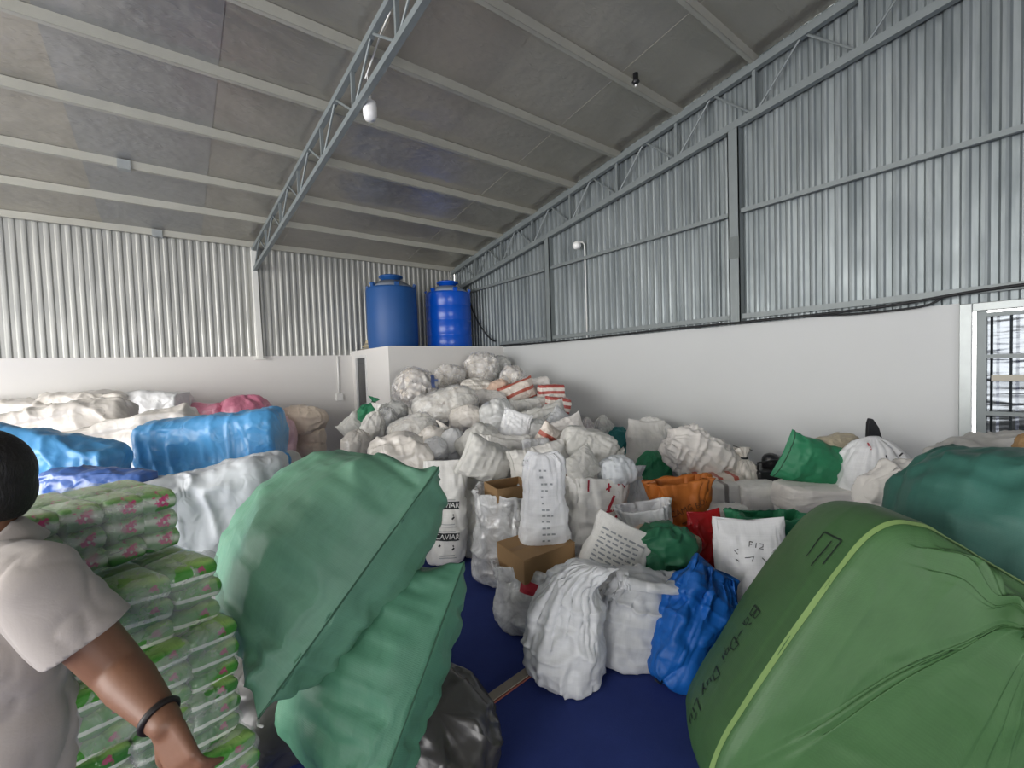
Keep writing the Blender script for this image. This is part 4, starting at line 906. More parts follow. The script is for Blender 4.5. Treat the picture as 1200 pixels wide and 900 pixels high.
h('H12', 'blob', 498, 512, 524, 545, .9, 'pl_white', 'speckled white bag above the CAVIAR sack', crump=.04, dd=-.1, **CB)
h('H13', 'blob', 516, 503, 546, 542, .9, 'pl_white', 'white bag next to the curved grey sack', dd=-.05, **CB)
h('H14', 'heap', 436, 512, 508, 590, .8, 'pl_cream', 'wide cream bag at the foot of the heap behind the green sack', a=85, crease=.08, crump=.03, dd=-.1, **CB)
h('H15', 'tied', 422, 474, 450, 540, .8, 'pp_white2', 'tall white sack leaning at the cubicle door', a=12, dd=.1)
h('H16', 'sewn', 402, 486, 430, 516, .7, 'pp_gray', 'greyish folded sack beside the green tied bag', a=50, dd=.25)
h('H17', 'blob', 402, 504, 434, 548, .9, 'pl_cream', 'cream bag lowest in front of the cubicle door', dd=.2, **CB)
h('G1', 'tied', 418, 466, 445, 512, .8, 'pp_green3', 'small green tied bag beside the cubicle door', a=18, dd=-.05, crease=.07)
tie('G1', 'thread')
h('H18', 'blob', 562, 468, 606, 510, .9, 'pl_gray', 'grey film bag with its open flap turned down the heap', a=-30, dd=-.1, nst=70, **CB)
h('H18b', 'flop', 586, 482, 618, 530, .35, 'pl_white', 'loose white flap bag hanging over the grey film bag', a=20, dd=-.35, **CB)
h('H19', 'blob', 538, 500, 588, 541, .85, 'pp_gray', 'curved grey sack in the middle of the heap foot', a=60, dd=-.2, bend=.25)
h('H20', 'sewn', 543, 518, 604, 566, .7, 'pp_gray', 'creased grey sack below the curved grey one', a=115, dd=-.3, sagk=.03)
h('H21', 'sewn', 556, 510, 618, 550, .7, 'pp_white2', 'pale grey sack lying across the heap foot', a=98, dd=-.1, sagk=.03)
h('H22', 'sewn', 588, 448, 626, 472, .7, 'redline', 'pillow bag with red printed edge near the heap top', a=70, dd=-.05)
h('H23', 'bale', 618, 444, 642, 462, .9, 'cl_white', 'white pack behind the red and white striped packs', a=80, dd=.05, name='packet', cat='packet')
h('H24', 'bale', 631, 451, 660, 468, .9, 'redstripe', 'upper red and white striped pack against the wall', a=92, dd=-.05, name='packet', cat='packet')
h('H25', 'bale', 639, 466, 667, 484, .9, 'redstripe', 'lower red and white striped pack against the wall', a=100, dd=-.05, name='packet', cat='packet')
h('H26', 'sewn', 602, 466, 648, 488, .8, 'pp_gray', 'grey sack lying under the striped packs', a=85)
h('H27', 'sewn', 610, 476, 662, 504, .75, 'pp_gray', 'grey sack with dark smudge below the first grey one', a=75, dd=-.1)
decal('H27', strokes([[(-.1, 0), (.08, .01)], [(-.06, .03), (.1, .04)], [(-.08, -.03), (.04, -.03)]], .010, 0, .02, 75), 'print', 'greyink', off=.006)
h('H28', 'blob', 610, 492, 645, 520, .9, 'pl_gray', 'small grey bag beside the loose white flap', dd=-.15, **CB)
h('H29', 'sewn', 642, 482, 670, 506, .6, 'pp_bright', 'white pillow pack standing behind the red flower pack', a=40, dd=-.05, name='packet', cat='packet')
h('H30', 'sewn', 646, 490, 684, 520, .5, 'cl_white', 'white pillow pack with a red flower emblem', a=70, dd=-.15, name='packet', cat='packet', nst=40)
for (fx, fz) in ((0, .03), (.03, 0), (-.03, 0), (0, -.03)):
    decal('H30', plate(.04, .04, fx, fz+.02, 0, 2), 'flower_petal', 'redink', off=.012)
h('H31', 'sewn', 630, 500, 660, 526, .6, 'redline', 'white pack with red lines beside the flower pack', a=125, dd=-.25, name='packet', cat='packet')
h('H32', 'bale', 612, 514, 642, 532, .8, 'pl_white', 'flat white packet below the small grey bag', a=90, dd=-.2, name='packet', cat='packet')
h('H33', 'tied', 660, 506, 728, 546, .95, 'pp_gray', 'light grey sack with tied neck pointing along the wall', a=107, dd=-.4, lean=0, sagk=.015, nst=80,
  keys=[(-.5, .45, .45, 0, 0, .1), (-.47, .75, .75, 0, 0, .1), (-.36, .95, .95, 0, 0, .1), (0, 1, 1, 0, 0, .05), (.2, .9, .9, 0, 0, .2), (.32, .66, .66, 0, 0, .6), (.38, .4, .4, 0, 0, 1), (.41, .2, .2, 0, 0, 1), (.45, .3, .26, 0, 0, 1.2), (.5, .42, .3, .03, 0, 1.2)])
tie('H33')
h('H34', 'sewn', 600, 522, 668, 560, .8, 'pp_white2', 'white sack lying behind the tall printed sack', a=82, dd=-.3, sagk=.02)
h('H35', 'sewn', 660, 530, 700, 564, .7, 'pp_gray', 'small grey sack with brown edging under the tied neck sack', a=60, dd=-.5)
h('H36', 'blob', 702, 534, 744, 568, .9, 'pl_pale', 'cloudy bag between the tied neck sack and the emerald sacks', dd=-.35, **CB)

# ------------------------------------------------------------------ bags at the back left
def lb(key, kind, x0, y0, x1, y1, d, T, mat, label, a=0, floor=False, **kw):
    w, hh = x1-x0, y1-y0; aa = abs(math.cos(math.radians(a))); L, Wd = (hh, w) if aa > .7 else (w, hh)
    return bag(key, kind, (x0+x1)/2, (y0+y1)/2, d, L*1.04, Wd*1.04, T, a=a, mat=mat, label=label, **kw)
PW = dict(crump=.018, crease=.06)
lb('L1', 'bale', -45, 470, 62, 520, 6.0, .8, 'pl_cream', 'flat white bale against the back wall behind the man', a=92, lean=8, **PW)
lb('L2', 'bale', 62, 461, 148, 520, 6.3, .8, 'pl_cream', 'pillow shaped white bale against the back wall, second of the row', a=94, lean=8, **PW)
lb('L3', 'bale', 145, 460, 217, 516, 6.6, .8, 'pl_white', 'upright white bale beside the pink bags', a=88, lean=8, **PW)
lb('L4', 'bale', 4, 478, 136, 560, 5.0, .8, 'pl_cream', 'large white bale before the wall row, nearest the blue bag behind the man', a=84, lean=25, nst=80, lump=.09, **PW)
lb('L5', 'bale', 104, 490, 226, 575, 4.7, .8, 'pl_cream', 'large white bale tucked under the sky blue bag', a=76, lean=25, nst=80, lump=.09, **PW)
lb('L6', 'blob', 108, 527, 196, 580, 4.1, .8, 'pl_pale', 'smaller white bag below the large white bales', a=85, **PW)
lb('LB1', 'bale', 184, 487, 322, 556, 3.9, .85, 'pl_blue', 'sky blue plastic bale beside the big green sack', a=87, lean=12, nst=90, nseg=96, sagk=.03, lump=.07, crease=.04, crump=.012, n=3.4)
lb('LB2', 'blob', 288, 530, 340, 560, 3.7, .8, 'pl_blue', 'small blue bag end under the sky blue bale', a=80)
lb('LB3', 'bale', -70, 505, 112, 590, 3.0, .75, 'pl_blue', 'sky blue plastic bale behind the man', a=108, lean=15, nst=80, sagk=.02, n=3.2)
lb('LB4', 'bale', 60, 551, 176, 600, 2.7, .8, 'pl_violet', 'violet blue bag between the blue bale and the flower pack', a=94, n=3.0)
lb('L7', 'bale', 190, 545, 330, 660, 2.9, .7, 'pl_pale', 'pale grey white plastic bale between sky blue bale and green sack', a=84, lean=30, nst=80, crump=.02, n=3.4)
lb('P1', 'bale', 206, 474, 264, 506, 6.9, .9, 'pl_pink', 'flat pink bag on the back wall row', a=88, n=3.2)
lb('P2', 'blob', 256, 464, 314, 520, 7.1, .9, 'pl_pink', 'taller pink bag with a ruffled top against the back wall', a=-10, crease=.07)
lb('P3', 'blob', 306, 488, 344, 545, 7.3, .8, 'pl_palepink', 'pale pink bag beside the pile of folded cream sacks', a=0)
for i, (x0, y0, x1, y1, lab) in enumerate(((331, 476, 382, 509, 'crumpled cream sack on top of the folded pile'), (333, 503, 379, 522, 'second cream sack from the top of the folded pile'), (333, 517, 379, 537, 'third cream sack from the top of the folded pile'), (335, 532, 380, 552, 'fourth cream sack from the top of the folded pile'), (336, 547, 381, 572, 'lowest cream sack of the folded pile'))):
    lb('PF%d' % i, 'bale' if i else 'heap', x0, y0, x1, y1, 7.7, .9, 'cl_cream', lab, a=90, n=3.2, group=None, crease=.05, lump=.07)
o = MB().tube([at(316, 508, 7.0), at(321, 502, 7.02), at(326, 498, 7.04), at(331, 493, 7.06)], [.035, .03, .03, .02], 10).build('black_rod', MT['black'], None, True); tag(o, 'black rod sticking up between pink bag and cream pile', 'rod')

# ---- sacks buried under the heap and the bales carry the ones in view
def buried(x, y, top, Wd, kind, mat, label):
    q = np.array([x, y, top/2])-np.array([0, 0, EYE]); d = q@CF
    bag('B%s%s' % (x, y), kind, 600+FPX*(q@CR)/d, 450-FPX*(q@CU)/d, d, top*FPX/d, Wd*FPX/d, .95, mat=mat, label=label, nst=40, nseg=56)
buried(3.35, 6.75, 1.30, .85, 'blob', 'pp_gray', 'grey sack buried under the scrap bag with the blue patch')
buried(4.25, 6.65, 1.45, .95, 'blob', 'pp_gray', 'grey sack buried under the topmost clear bags')
buried(4.75, 5.55, 1.20, .90, 'blob', 'pp_white2', 'white sack buried under the red and white striped packs')
buried(3.75, 5.45, 1.15, .95, 'blob', 'pp_white2', 'white sack buried under the plump clear bag and its neighbours')
buried(2.45, 5.55, .85, .85, 'blob', 'pp_white2', 'white sack buried behind the wide cream bag at the heap foot')
buried(-1.0, 7.1, .95, .95, 'bale', 'pl_cream', 'white bale buried under the large one nearest the blue bag')
buried(-.25, 6.1, .85, .95, 'bale', 'pl_cream', 'white bale buried under the one below the sky blue bag')
buried(-.5, 8.5, 1.05, 1.2, 'bale', 'pl_cream', 'white bale buried under the wall row behind the pink bags')
buried(.35, 4.75, 1.02, 1.0, 'bale', 'pl_cream', 'white bale buried under the sky blue bale')
buried(.20, 3.55, .70, .90, 'bale', 'pl_black', 'added sack under the grey white plastic bale, darkened for the shaded gap')  # added support; its dark colour stands in for shade in the gap
buried(-.85, 4.5, .90, .95, 'bale', 'pl_cream', 'white bale buried under the blue bale behind the man')
buried(-.42, 3.7, .82, .75, 'bale', 'pl_pale', 'pale bale buried under the violet blue bag')
buried(.42, 2.40, .66, .85, 'blob', 'pl_black', 'added sack under the far end of the green sacks, dark for the shaded gap')  # added support, coloured dark so the gap beside the green sacks looks shaded
# stitched ends
for k_, m_ in (('M1', 'whitethread'), ('M2', 'whitethread'), ('M11', 'whitethread'), ('M17', 'whitethread'), ('R4', 'whitethread'), ('R10', 'thread'), ('H16', 'whitethread'), ('H20', 'whitethread'), ('H21', 'whitethread'), ('H26', 'whitethread'), ('H27', 'whitethread'), ('H29', 'whitethread'), ('H34', 'whitethread'), ('H35', 'brownink')):
    seam(k_, mat=m_, r=.004, inset=2)
tie('M12'); tie('H15')
# ------------------------------------------------------------------ bundles of green tissue packs
def m_pack(name, green, dark, tulip):
    t = NT(name); co = t.coord(); sp = t.n('SeparateXYZ'); t.l(co, sp.inputs[0])
    ad = t.n('Math', operation='MULTIPLY_ADD', i_1=.18, i_2=0.0); t.l(sp.outputs[0], ad.inputs[0])
    zz = t.n('Math', operation='ADD'); t.l(sp.outputs[2], zz.inputs[0]); t.l(ad.outputs[0], zz.inputs[1])
    mr = t.n('MapRange'); mr.inputs[1].default_value = -.036; mr.inputs[2].default_value = .036; t.l(zz.outputs[0], mr.inputs[0])
    if tulip:
        base = t.ramp(mr.outputs[0], [(.0, lin(dark)), (.35, lin(green)), (.5, lin('cfdac2')), (.62, lin('dfe4d6')), (.8, lin('6fa85c')), (1, lin('9fc07a'))])
    else:
        base = t.ramp(mr.outputs[0], [(.0, lin(dark)), (.28, lin(green)), (.31, lin('e4ecd9')), (.44, lin('e9efe0')), (.47, lin(green)), (.8, lin(green)), (1, lin('a8cf72'))])
    # printed flower
    v = t.n('VectorMath', operation='MULTIPLY'); v.inputs[1].default_value = (26, 0, 42) if not tulip else (24, 0, 24); t.l(co, v.inputs[0])
    v2 = t.n('VectorMath', operation='ADD'); v2.inputs[1].default_value = (-.5, 0, -.35) if not tulip else (-.2, 0, -.2); t.l(v.outputs[0], v2.inputs[0])
    wob = t.n('TexNoise'); wob.inputs['Scale'].default_value = 60; t.l(co, wob.inputs['Vector'])
    v3 = t.n('VectorMath', operation='MULTIPLY_ADD'); v3.inputs[1].default_value = (1.6, 0, 1.6); t.l(wob.outputs['Color'], v3.inputs[0]); t.l(v2.outputs[0], v3.inputs[2])
    v4 = t.n('VectorMath', operation='SUBTRACT'); v4.inputs[1].default_value = (.8, 0, .8); t.l(v3.outputs[0], v4.inputs[0])
    ln = t.n('VectorMath', operation='LENGTH'); t.l(v4.outputs[0], ln.inputs[0])
    base = t.mixc(t.ramp(ln.outputs['Value'], [(.35, (1, 1, 1)), (.5, (0, 0, 0))]), base, lin('d0457f' if tulip else 'a8506a'))
    n1 = t.bump(t.noise(co, 45, 5, .6, 'RIDGED_MULTIFRACTAL', 1.0), .7, .006)
    t.set(base=base, rough=.28, normal=n1, coat=.4, coatr=.1); return t.m
MP = [m_pack('tissue_pack_print', '4c9636', '1f5522', False), m_pack('tissue_pack_print_dark', '43823a', '1e4d2a', False), m_pack('flower_pack_print', '5c9a52', '3c7a44', True)]
def pack_mesh(mat, w, hgt, dp):
    P = shape('sewn', w, dp, hgt, 911, nst=13, nseg=18, lump=.05, crease=.03, crump=.02, n=5.0, ear=0, endw=.05,
              keys=[(-.5, .94, .1, 0, 0, 0), (-.475, .96, .66, 0, 0, 0), (-.42, .99, .93, 0, 0, 0), (0, 1, 1, 0, 0, 0), (.42, .99, .93, 0, 0, 0), (.475, .96, .66, 0, 0, 0), (.5, .94, .1, 0, 0, 0)])
    Q = np.stack([P[..., 2], P[..., 0], P[..., 1]], -1)      # length along x, depth along y, height along z
    me = grid_mesh('pack', Q, w, None); me.materials.append(mat); return me
EA = math.atan2(.423, .906)
def bundle(px, py, d, label, mat, L, dp, hgt, nx, nz, ny, ang=EA, tilt=0, rnd=random.Random(5)):
    """px, py: front right lower corner"""
    c = at(px, py, d); e = empty('tissue_bundle', tuple(c)); tag(e, label, 'tissue bundle', 'wrapped bundles of tissue packs beside the man')
    ex = np.array([math.cos(ang), math.sin(ang), 0]); ey = np.array([-math.sin(ang), math.cos(ang), 0])
    e.rotation_euler = (0, math.radians(tilt), ang)
    w, hh, dd = L/nx, hgt/nz, dp/ny
    me = pack_mesh(mat, w*1.03, hh*1.06, dd*1.05)
    for k in range(nz):
        sh = (0 if k % 2 == 0 else w*.12)
        for i in range(nx):
            for j in range(ny):
                o = link('pack', me, None, e)
                o.location = (-L+w*(i+.5)+rnd.uniform(-.004, .004)+sh*.3, dd*(j+.5)+rnd.uniform(-.003, .003), hh*(k+.5))
                o.rotation_euler = (rnd.uniform(-.05, .05), rnd.uniform(-.05, .05), rnd.uniform(-.04, .04))
    P = shape('bale', L*1.04, dp*1.07, hgt*1.06, int(px)+7, nst=54, nseg=72, lump=.03, crease=.06, crump=.055, n=5.5)
    Q = np.stack([P[..., 2]-L/2, -P[..., 0]+dp/2, P[..., 1]+hgt/2], -1)
    link('plastic_wrap', grid_mesh('plastic_wrap', Q, L, None), MT['packfilm'], e)
    return e
MT['packfilm'] = film('pack_wrap_film', 'f4f6f2', .24, .06, 1.0, 14)
D0 = 1.42
bundle(210, 640, D0+.02, 'wrapped tissue bundle with pink flowers, topmost of the stack behind the man', MP[2], .37, .34, .19, 4, 3, 2, tilt=1)
bundle(260, 722, D0, 'wrapped green tissue bundle, second from the top of the stack', MP[0], .39, .34, .20, 3, 3, 2, tilt=-1)
bundle(280, 790, D0-.01, 'wrapped green tissue bundle, third from the top of the stack', MP[0], .40, .34, .19, 3, 3, 2)
bundle(282, 853, D0-.03, 'wrapped green tissue bundle, fourth from the top beside the bracelet', MP[1], .41, .34, .175, 3, 3, 2, tilt=1)
bundle(304, 920, D0-.03, 'wrapped green tissue bundle, fifth from the top below the hand', MP[0], .43, .36, .185, 3, 3, 2)
bundle(306, 993, D0-.03, 'wrapped green tissue bundle, sixth from the top, low in the stack', MP[1], .43, .36, .20, 3, 3, 2)
b7 = bundle(306, 1072, D0-.03, 'wrapped green tissue bundle, lowest of the stack on the floor', MP[1], .43, .36, .20, 3, 3, 2)

# ------------------------------------------------------------------ the man at the edge of the frame
def cap_verts(p, q, r0, r1, n=20, m=9):
    """a tapered capsule"""
    p, q = np.array(p, float), np.array(q, float); d = q-p; L = np.linalg.norm(d); d = d/L if L > 1e-6 else np.array([0, 0, 1.0])
    x = np.cross(d, (0.3, .5, .81)); x = nrm(x); y = np.cross(d, x); rings = []
    for i in range(m+1):
        a = -math.pi/2+math.pi/2*i/m; rings.append((p+d*r0*math.sin(a), r0*math.cos(a)))
    for i in range(m+1):
        a = math.pi/2*i/m; rings.append((q+d*r1*math.sin(a), r1*math.cos(a)))
    v = []; f = []
    for c, r in rings:
        for k in range(n):
            t = 2*math.pi*k/n; v.append(c+max(r, 1e-4)*(math.cos(t)*x+math.sin(t)*y))
    for i in range(len(rings)-1):
        for k in range(n): f.append((i*n+k, i*n+(k+1) % n, (i+1)*n+(k+1) % n, (i+1)*n+k))
    f += [tuple(range(n))[::-1], tuple((len(rings)-1)*n+k for k in range(n))]
    return v, f
def ell_verts(c, r, ax=None, n=28, m=16):
    ax = np.eye(3) if ax is None else np.array(ax); v = []; f = []
    for i in range(m+1):
        a = -math.pi/2+math.pi*i/m
        for k in range(n):
            t = 2*math.pi*k/n; q = np.array([r[0]*max(math.cos(a), 1e-3)*math.cos(t), r[1]*max(math.cos(a), 1e-3)*math.sin(t), r[2]*math.sin(a)]); v.append(np.array(c)+q@ax)
    for i in range(m):
        for k in range(n): f.append((i*n+k, i*n+(k+1) % n, (i+1)*n+(k+1) % n, (i+1)*n+k))
    f += [tuple(range(n))[::-1], tuple(m*n+k for k in range(n))]
    return v, f
def fuse(name, mb, vox, mat, parent, smooth=6, cut=None, tailor=None):
    me = mesh_from('tmp', mb.v, mb.f); o = bpy.data.objects.new('tmp', me); COL.objects.link(o)
    r = o.modifiers.new('r', 'REMESH'); r.mode = 'VOXEL'; r.voxel_size = vox
    s = o.modifiers.new('s', 'SMOOTH'); s.factor = .5; s.iterations = smooth
    dg = bpy.context.evaluated_depsgraph_get(); m2 = bpy.data.meshes.new_from_object(o.evaluated_get(dg)); bpy.data.objects.remove(o); bpy.data.meshes.remove(me)
    m2.name = name; m2.polygons.foreach_set('use_smooth', [True]*len(m2.polygons))
    if cut is not None:
        bm = bmesh.new(); bm.from_mesh(m2); kill = [fc for fc in bm.faces if cut(np.array(fc.calc_center_median()), np.array(fc.normal))]
        bmesh.ops.delete(bm, geom=kill, context='FACES')
        if tailor: tailor(bm)
        bm.to_mesh(m2); bm.free()
    return link(name, m2, mat, parent)
def m_skin():
    t = NT('skin'); co = t.coord(); c = lin('7d5842')
    t.set(base=t.mixc(t.noise(co, 14, 4), scl(c, .88), scl(c, 1.1)), rough=.5, normal=t.bump(t.noise(co, 160, 3), .12, .002)); t.p.inputs['Subsurface Weight'].default_value = .06; t.p.inputs['Subsurface Radius'].default_value = (.01, .004, .002); return t.m
def m_hair():
    t = NT('black_hair'); t.set(base=lin('15120f'), rough=.6, normal=t.bump(t.noise(t.coord('Object', (1, 1, .35)), 160, 3), .9, .004)); return t.m
def person():
    g = np.array([*at(-14, 640, 1.0)[:2], 0.0]); e = empty('person', tuple(g)); tag(e, 'man in pale short sleeved polo shirt with dark bracelet, reaching down beside tissue bundles', 'person')
    def W(px, py, d): return at(px, py, d)-g
    skin, hair = m_skin(), m_hair()
    r, fw = RH, FH
    neck = W(-28, 642, 1.0); hc = W(-38, 572, 1.0)
    face = nrm(-r*.95-fw*.22-UP*.06); side = nrm(np.cross(UP, face)); upv = nrm(np.cross(face, side)); AX = np.stack([face, side, upv])  # local x = face direction
    def hp(a, b_, c_): return hc+face*a+side*b_+upv*c_
    hip_z = .86; hipc = np.array([*( (neck)[:2]-r[:2]*.03+fw[:2]*.02), hip_z])
    lat = nrm(r*.96-fw*.28); lat2 = -lat               # shoulder line: his left shoulder nearer the camera
    chest = neck-UP*.22+fw*.01; pelvis = hipc
    shL = neck+lat*.205-UP*.06; shR = neck-lat*.195-UP*.06
    elbL = W(137, 783, 1.0); wrL = W(193, 846, .93)
    elbR = shR-UP*.27-lat*.05+fw*.05; wrR = elbR-UP*.22-fw*.10
    mb = MB()
    mb.add(*ell_verts(hp(-.008, 0, .022), (.096, .076, .104), AX)); mb.add(*ell_verts(hp(.028, 0, -.045), (.066, .058, .080), AX)); mb.add(*ell_verts(hp(.055, 0, -.085), (.032, .035, .026), AX))
    mb.add(*cap_verts(hp(.088, 0, .012), hp(.108, 0, -.026), .010, .016)); mb.add(*ell_verts(hp(.090, 0, -.058), (.014, .024, .007), AX)); mb.add(*ell_verts(hp(.089, 0, -.069), (.013, .021, .007), AX))
    mb.add(*cap_verts(hp(.082, -.035, .028), hp(.082, .035, .028), .014, .014)); 
    for s in (-1, 1): mb.add(*ell_verts(hp(.063, s*.042, -.022), (.026, .022, .020), AX)); mb.add(*ell_verts(hp(-.004, s*.078, -.012), (.021, .009, .033), AX))
    mb.add(*cap_verts(hp(-.02, 0, -.05), neck-UP*.03-fw*.0, .056, .060))
    mb.add(*cap_verts(shL+UP*.0-lat*.02, shR+lat*.02, .062, .062)); mb.add(*ell_verts(chest-UP*.02, (.155, .115, .21), np.stack([lat, np.cross(UP, lat), UP]))); mb.add(*cap_verts(chest-UP*.15, pelvis, .135, .14))
    for s, S0, E0, W0 in ((1, shL, elbL, wrL), (-1, shR, elbR, wrR)):
        mb.add(*cap_verts(S0, E0, .060, .050)); m_ = E0+(W0-E0)*.3; mb.add(*cap_verts(E0, m_, .049, .049)); mb.add(*cap_verts(m_, W0, .049, .031))
        d = nrm(W0-E0); nn = nrm(np.cross(d, lat*s)+1e-6); 
        if s == 1: d = nrm(d*.8+nrm(W(216, 960, .93)-wrL)*.9)
        t1 = nrm(np.cross(d, fw)); t1 = t1 if t1@r < 0 else -t1     # across the palm, thumb side towards the body
        nb = nrm(np.cross(t1, d))
        for q in (-.024, -.008, .008, .024): mb.add(*cap_verts(W0+d*.02+t1*q*.8, W0+d*.088+t1*q*1.15, .017, .0125, 12, 6))
        for q, ln in ((.030, .072), (.010, .082), (-.010, .077), (-.029, .06)):
            a0 = W0+d*.088+t1*q; k1 = a0+d*ln*.45-nb*.008*0+fw*.010; k2 = k1+d*ln*.3+fw*.018; k3 = k2+d*ln*.2+fw*.020
            mb.add(*cap_verts(a0, k1, .0098, .0092, 12, 6)); mb.add(*cap_verts(k1, k2, .0092, .0085, 12, 6)); mb.add(*cap_verts(k2, k3, .0085, .007, 12, 6))
        th0 = W0+d*.03+t1*.022; th1 = th0+t1*.03+d*.03+fw*.01; th2 = th1+d*.032+t1*.008+fw*.012; th3 = th2+d*.024+fw*.006
        mb.add(*cap_verts(th0, th1, .015, .012, 12, 6)); mb.add(*cap_verts(th1, th2, .0115, .0102, 12, 6)); mb.add(*cap_verts(th2, th3, .01, .008, 12, 6))
    for s in (-1, 1):
        h0 = pelvis+lat*s*.09; kn = np.array([h0[0]+lat[0]*s*.02, h0[1]+lat[1]*s*.02, .47]); an = np.array([kn[0], kn[1], .09]); toe = an-fw*.15-UP*.055
        mb.add(*cap_verts(h0, kn, .085, .056)); mb.add(*cap_verts(kn, an, .056, .04)); mb.add(*cap_verts(an-UP*.05, toe, .042, .032))
    body = fuse('body', mb, .0052, skin, e, 5)
    # hair
    mb = MB(); mb.add(*ell_verts(hp(-.016, 0, .030), (.103, .084, .102), AX)); mb.add(*ell_verts(hp(-.045, 0, -.01), (.068, .074, .085), AX)); mb.add(*ell_verts(hp(.045, 0, .085), (.05, .06, .045), AX))
    def cut(c, n):
        q = c-hc; a, b_, cc = q@face, q@side, q@upv
        return (a > .03 and cc < .075) or (a > -.035 and cc < -.012 and abs(b_) > .02) or (a > .0 and cc < .0) or cc < -.078
    hr = fuse('hair', mb, .005, hair, e, 4, cut); so = hr.modifiers.new('s', 'SOLIDIFY'); so.thickness = .008; so.offset = 0
    for s in (-1, 1):
        MB().add(*ell_verts(hp(.078, s*.034, .006), (.012, .013, .012), AX, 16, 10)).build('eye', plain('eye_white', 'd8d2ca', .2), e, True)
        MB().add(*ell_verts(hp(.0875, s*.034, .006), (.003, .006, .006), AX, 12, 8)).build('iris', plain('iris', '241a14', .2), e, True)
        MB().tube([hp(.098, s*.016, .028), hp(.1, s*.035, .034), hp(.088, s*.055, .026)], [.003, .0045, .002], 8).build('eyebrow', hair, e, True)
    # polo shirt
    mb = MB(); sl = shL+(elbL-shL)*.62; sr = shR+(elbR-shR)*.56
    lx = np.stack([lat, np.cross(UP, lat), UP])
    mb.add(*cap_verts(neck-UP*.085, neck-UP*.11, .074, .10)); mb.add(*cap_verts(shL-lat*.01, shR+lat*.01, .080, .080)); mb.add(*ell_verts(chest-UP*.03, (.172, .135, .235), lx)); mb.add(*ell_verts(chest-UP*.22, (.168, .140, .22), lx)); mb.add(*ell_verts(pelvis+UP*.05, (.19, .155, .20), lx))
    mb.add(*cap_verts(shL, sl, .080, .083)); mb.add(*cap_verts(shR, sr, .080, .083))
    dl, dr = nrm(elbL-shL), nrm(elbR-shR); hem = hip_z-.02
    def cuts(c, n):
        q = c-neck; return q[2] > -.05 and math.hypot(q[0], q[1]) < .072
    def trim(bm, co_, no_, rad):
        fs = [f_ for f_ in bm.faces if rad is None or ((f_.calc_center_median()-Vector(co_)).length < rad and np.linalg.norm(np.cross(np.array(f_.calc_center_median())-co_, no_)) < .096)]
        gs = set(fs)
        for f_ in fs: gs.update(f_.verts); gs.update(f_.edges)
        bmesh.ops.bisect_plane(bm, geom=list(gs), plane_co=Vector(co_), plane_no=Vector(no_), clear_outer=True)
    def tailor(bm):
        trim(bm, sl, dl, .135); trim(bm, sr, dr, .135); trim(bm, (0, 0, hem), (0, 0, -1), None)
    sh_ = fuse('polo_shirt', mb, .009, None, e, 8, cuts, tailor)
    me = sh_.data; n = len(me.vertices); co = np.empty(n*3); me.vertices.foreach_get('co', co); co = co.reshape(-1, 3); nn = np.empty(n*3); me.vertices.foreach_get('normal', nn); nn = nn.reshape(-1, 3)
    dd = .010*(ridge(co*np.array([7, 7, 4.0])+5, 61, 2.2)-.3)+.006*(ridge(co*13, 62, 2.0)-.3)
    me.vertices.foreach_set('co', (co-nn*dd[:, None]).ravel()); me.update()
    so = sh_.modifiers.new('s', 'SOLIDIFY'); so.thickness = .004; so.offset = 1
    shirt = cloth('pale_polo_knit', 'aaa29b', .9, .05, .25); me.materials.clear(); me.materials.append(shirt)
    # collar: stands at the neck and falls outwards, two wings open at the front
    v = []; N_ = 56; front = nrm(-fw*.97+r*.18); sidec = np.cross(UP, front)
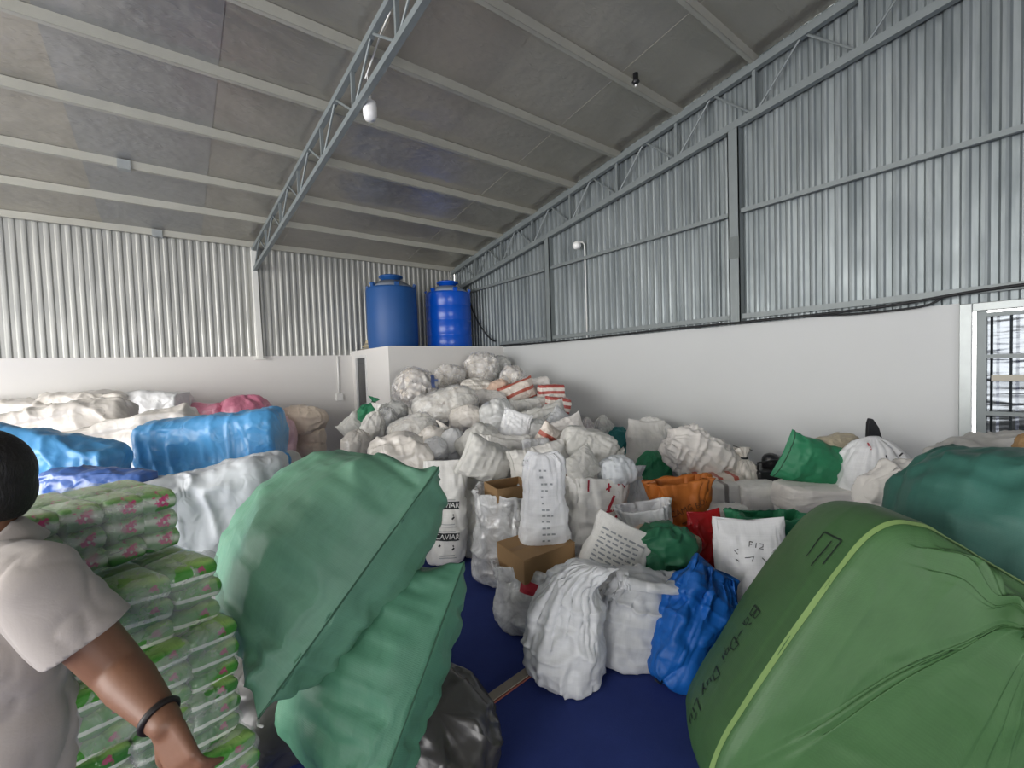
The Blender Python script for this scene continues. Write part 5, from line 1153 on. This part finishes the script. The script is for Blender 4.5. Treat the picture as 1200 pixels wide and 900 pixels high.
    for i in range(N_+1):
        td = 12+336*i/N_; t = math.radians(td); dirv = front*math.cos(t)+sidec*math.sin(t); a_ = td if td < 180 else 360-td
        wing = math.exp(-((a_-34)/20)**2); fr = max(0, math.cos(t))
        for (rr, zz) in ((.064, .0), (.070, .032), (.079, .026), (.104+.012*fr, -.006-.012*wing), (.118+.03*fr+.03*wing, -.022-.07*wing-.02*fr)):
            v.append(neck+UP*(.022-.05*fr)+dirv*rr+UP*zz)
    f = [(i*5+k, i*5+k+1, (i+1)*5+k+1, (i+1)*5+k) for i in range(N_) for k in range(4)]
    cl = link('collar', mesh_from('collar', v, f), shirt, e); so = cl.modifiers.new('s', 'SOLIDIFY'); so.thickness = .004
    p0 = neck-UP*.13+front*.125; bevel(MB().bar(p0, p0-UP*.14+front*.02, .03, .006, tuple(front)).build('placket', shirt, e), .002)
    # bracelet
    ax = nrm(wrL-elbL); x = nrm(np.cross(ax, UP)); y = np.cross(ax, x); c = wrL-ax*.02
    MB().tube([c+.0335*(x*math.cos(q)+y*math.sin(q)) for q in np.linspace(0, 2*math.pi, 28, endpoint=False)], .0075, 8, True).build('bracelet', plain('dark_bracelet', '1c1512', .5, 0, .2, 60), e, True)
    # trousers and shoes
    mb = MB(); mb.add(*ell_verts(pelvis, (.165, .13, .12), lx))
    for s in (-1, 1):
        h0 = pelvis+lat*s*.088; kn = np.array([h0[0]+lat[0]*s*.02, h0[1]+lat[1]*s*.02, .47]); an = np.array([kn[0], kn[1], .10]); mb.add(*cap_verts(h0, kn, .102, .078)); mb.add(*cap_verts(kn, an, .078, .066))
    fuse('trousers', mb, .012, cloth('dark_trousers', '2b2d33'), e, 4, lambda c, n: c[2] < .06)
    for s in (-1, 1):
        h0 = pelvis+lat*s*.088; an = np.array([h0[0]+lat[0]*s*.02, h0[1]+lat[1]*s*.02, .06]); mb = MB(); mb.add(*cap_verts(an, an-fw*.17-UP*.012, .05, .042)); o = fuse('shoe', mb, .01, MT['black'], e, 3)
        me = o.data; n = len(me.vertices); co = np.empty(n*3); me.vertices.foreach_get('co', co); co = co.reshape(-1, 3); co[:, 2] = np.maximum(co[:, 2], .003); me.vertices.foreach_set('co', co.ravel()); me.update()
person()
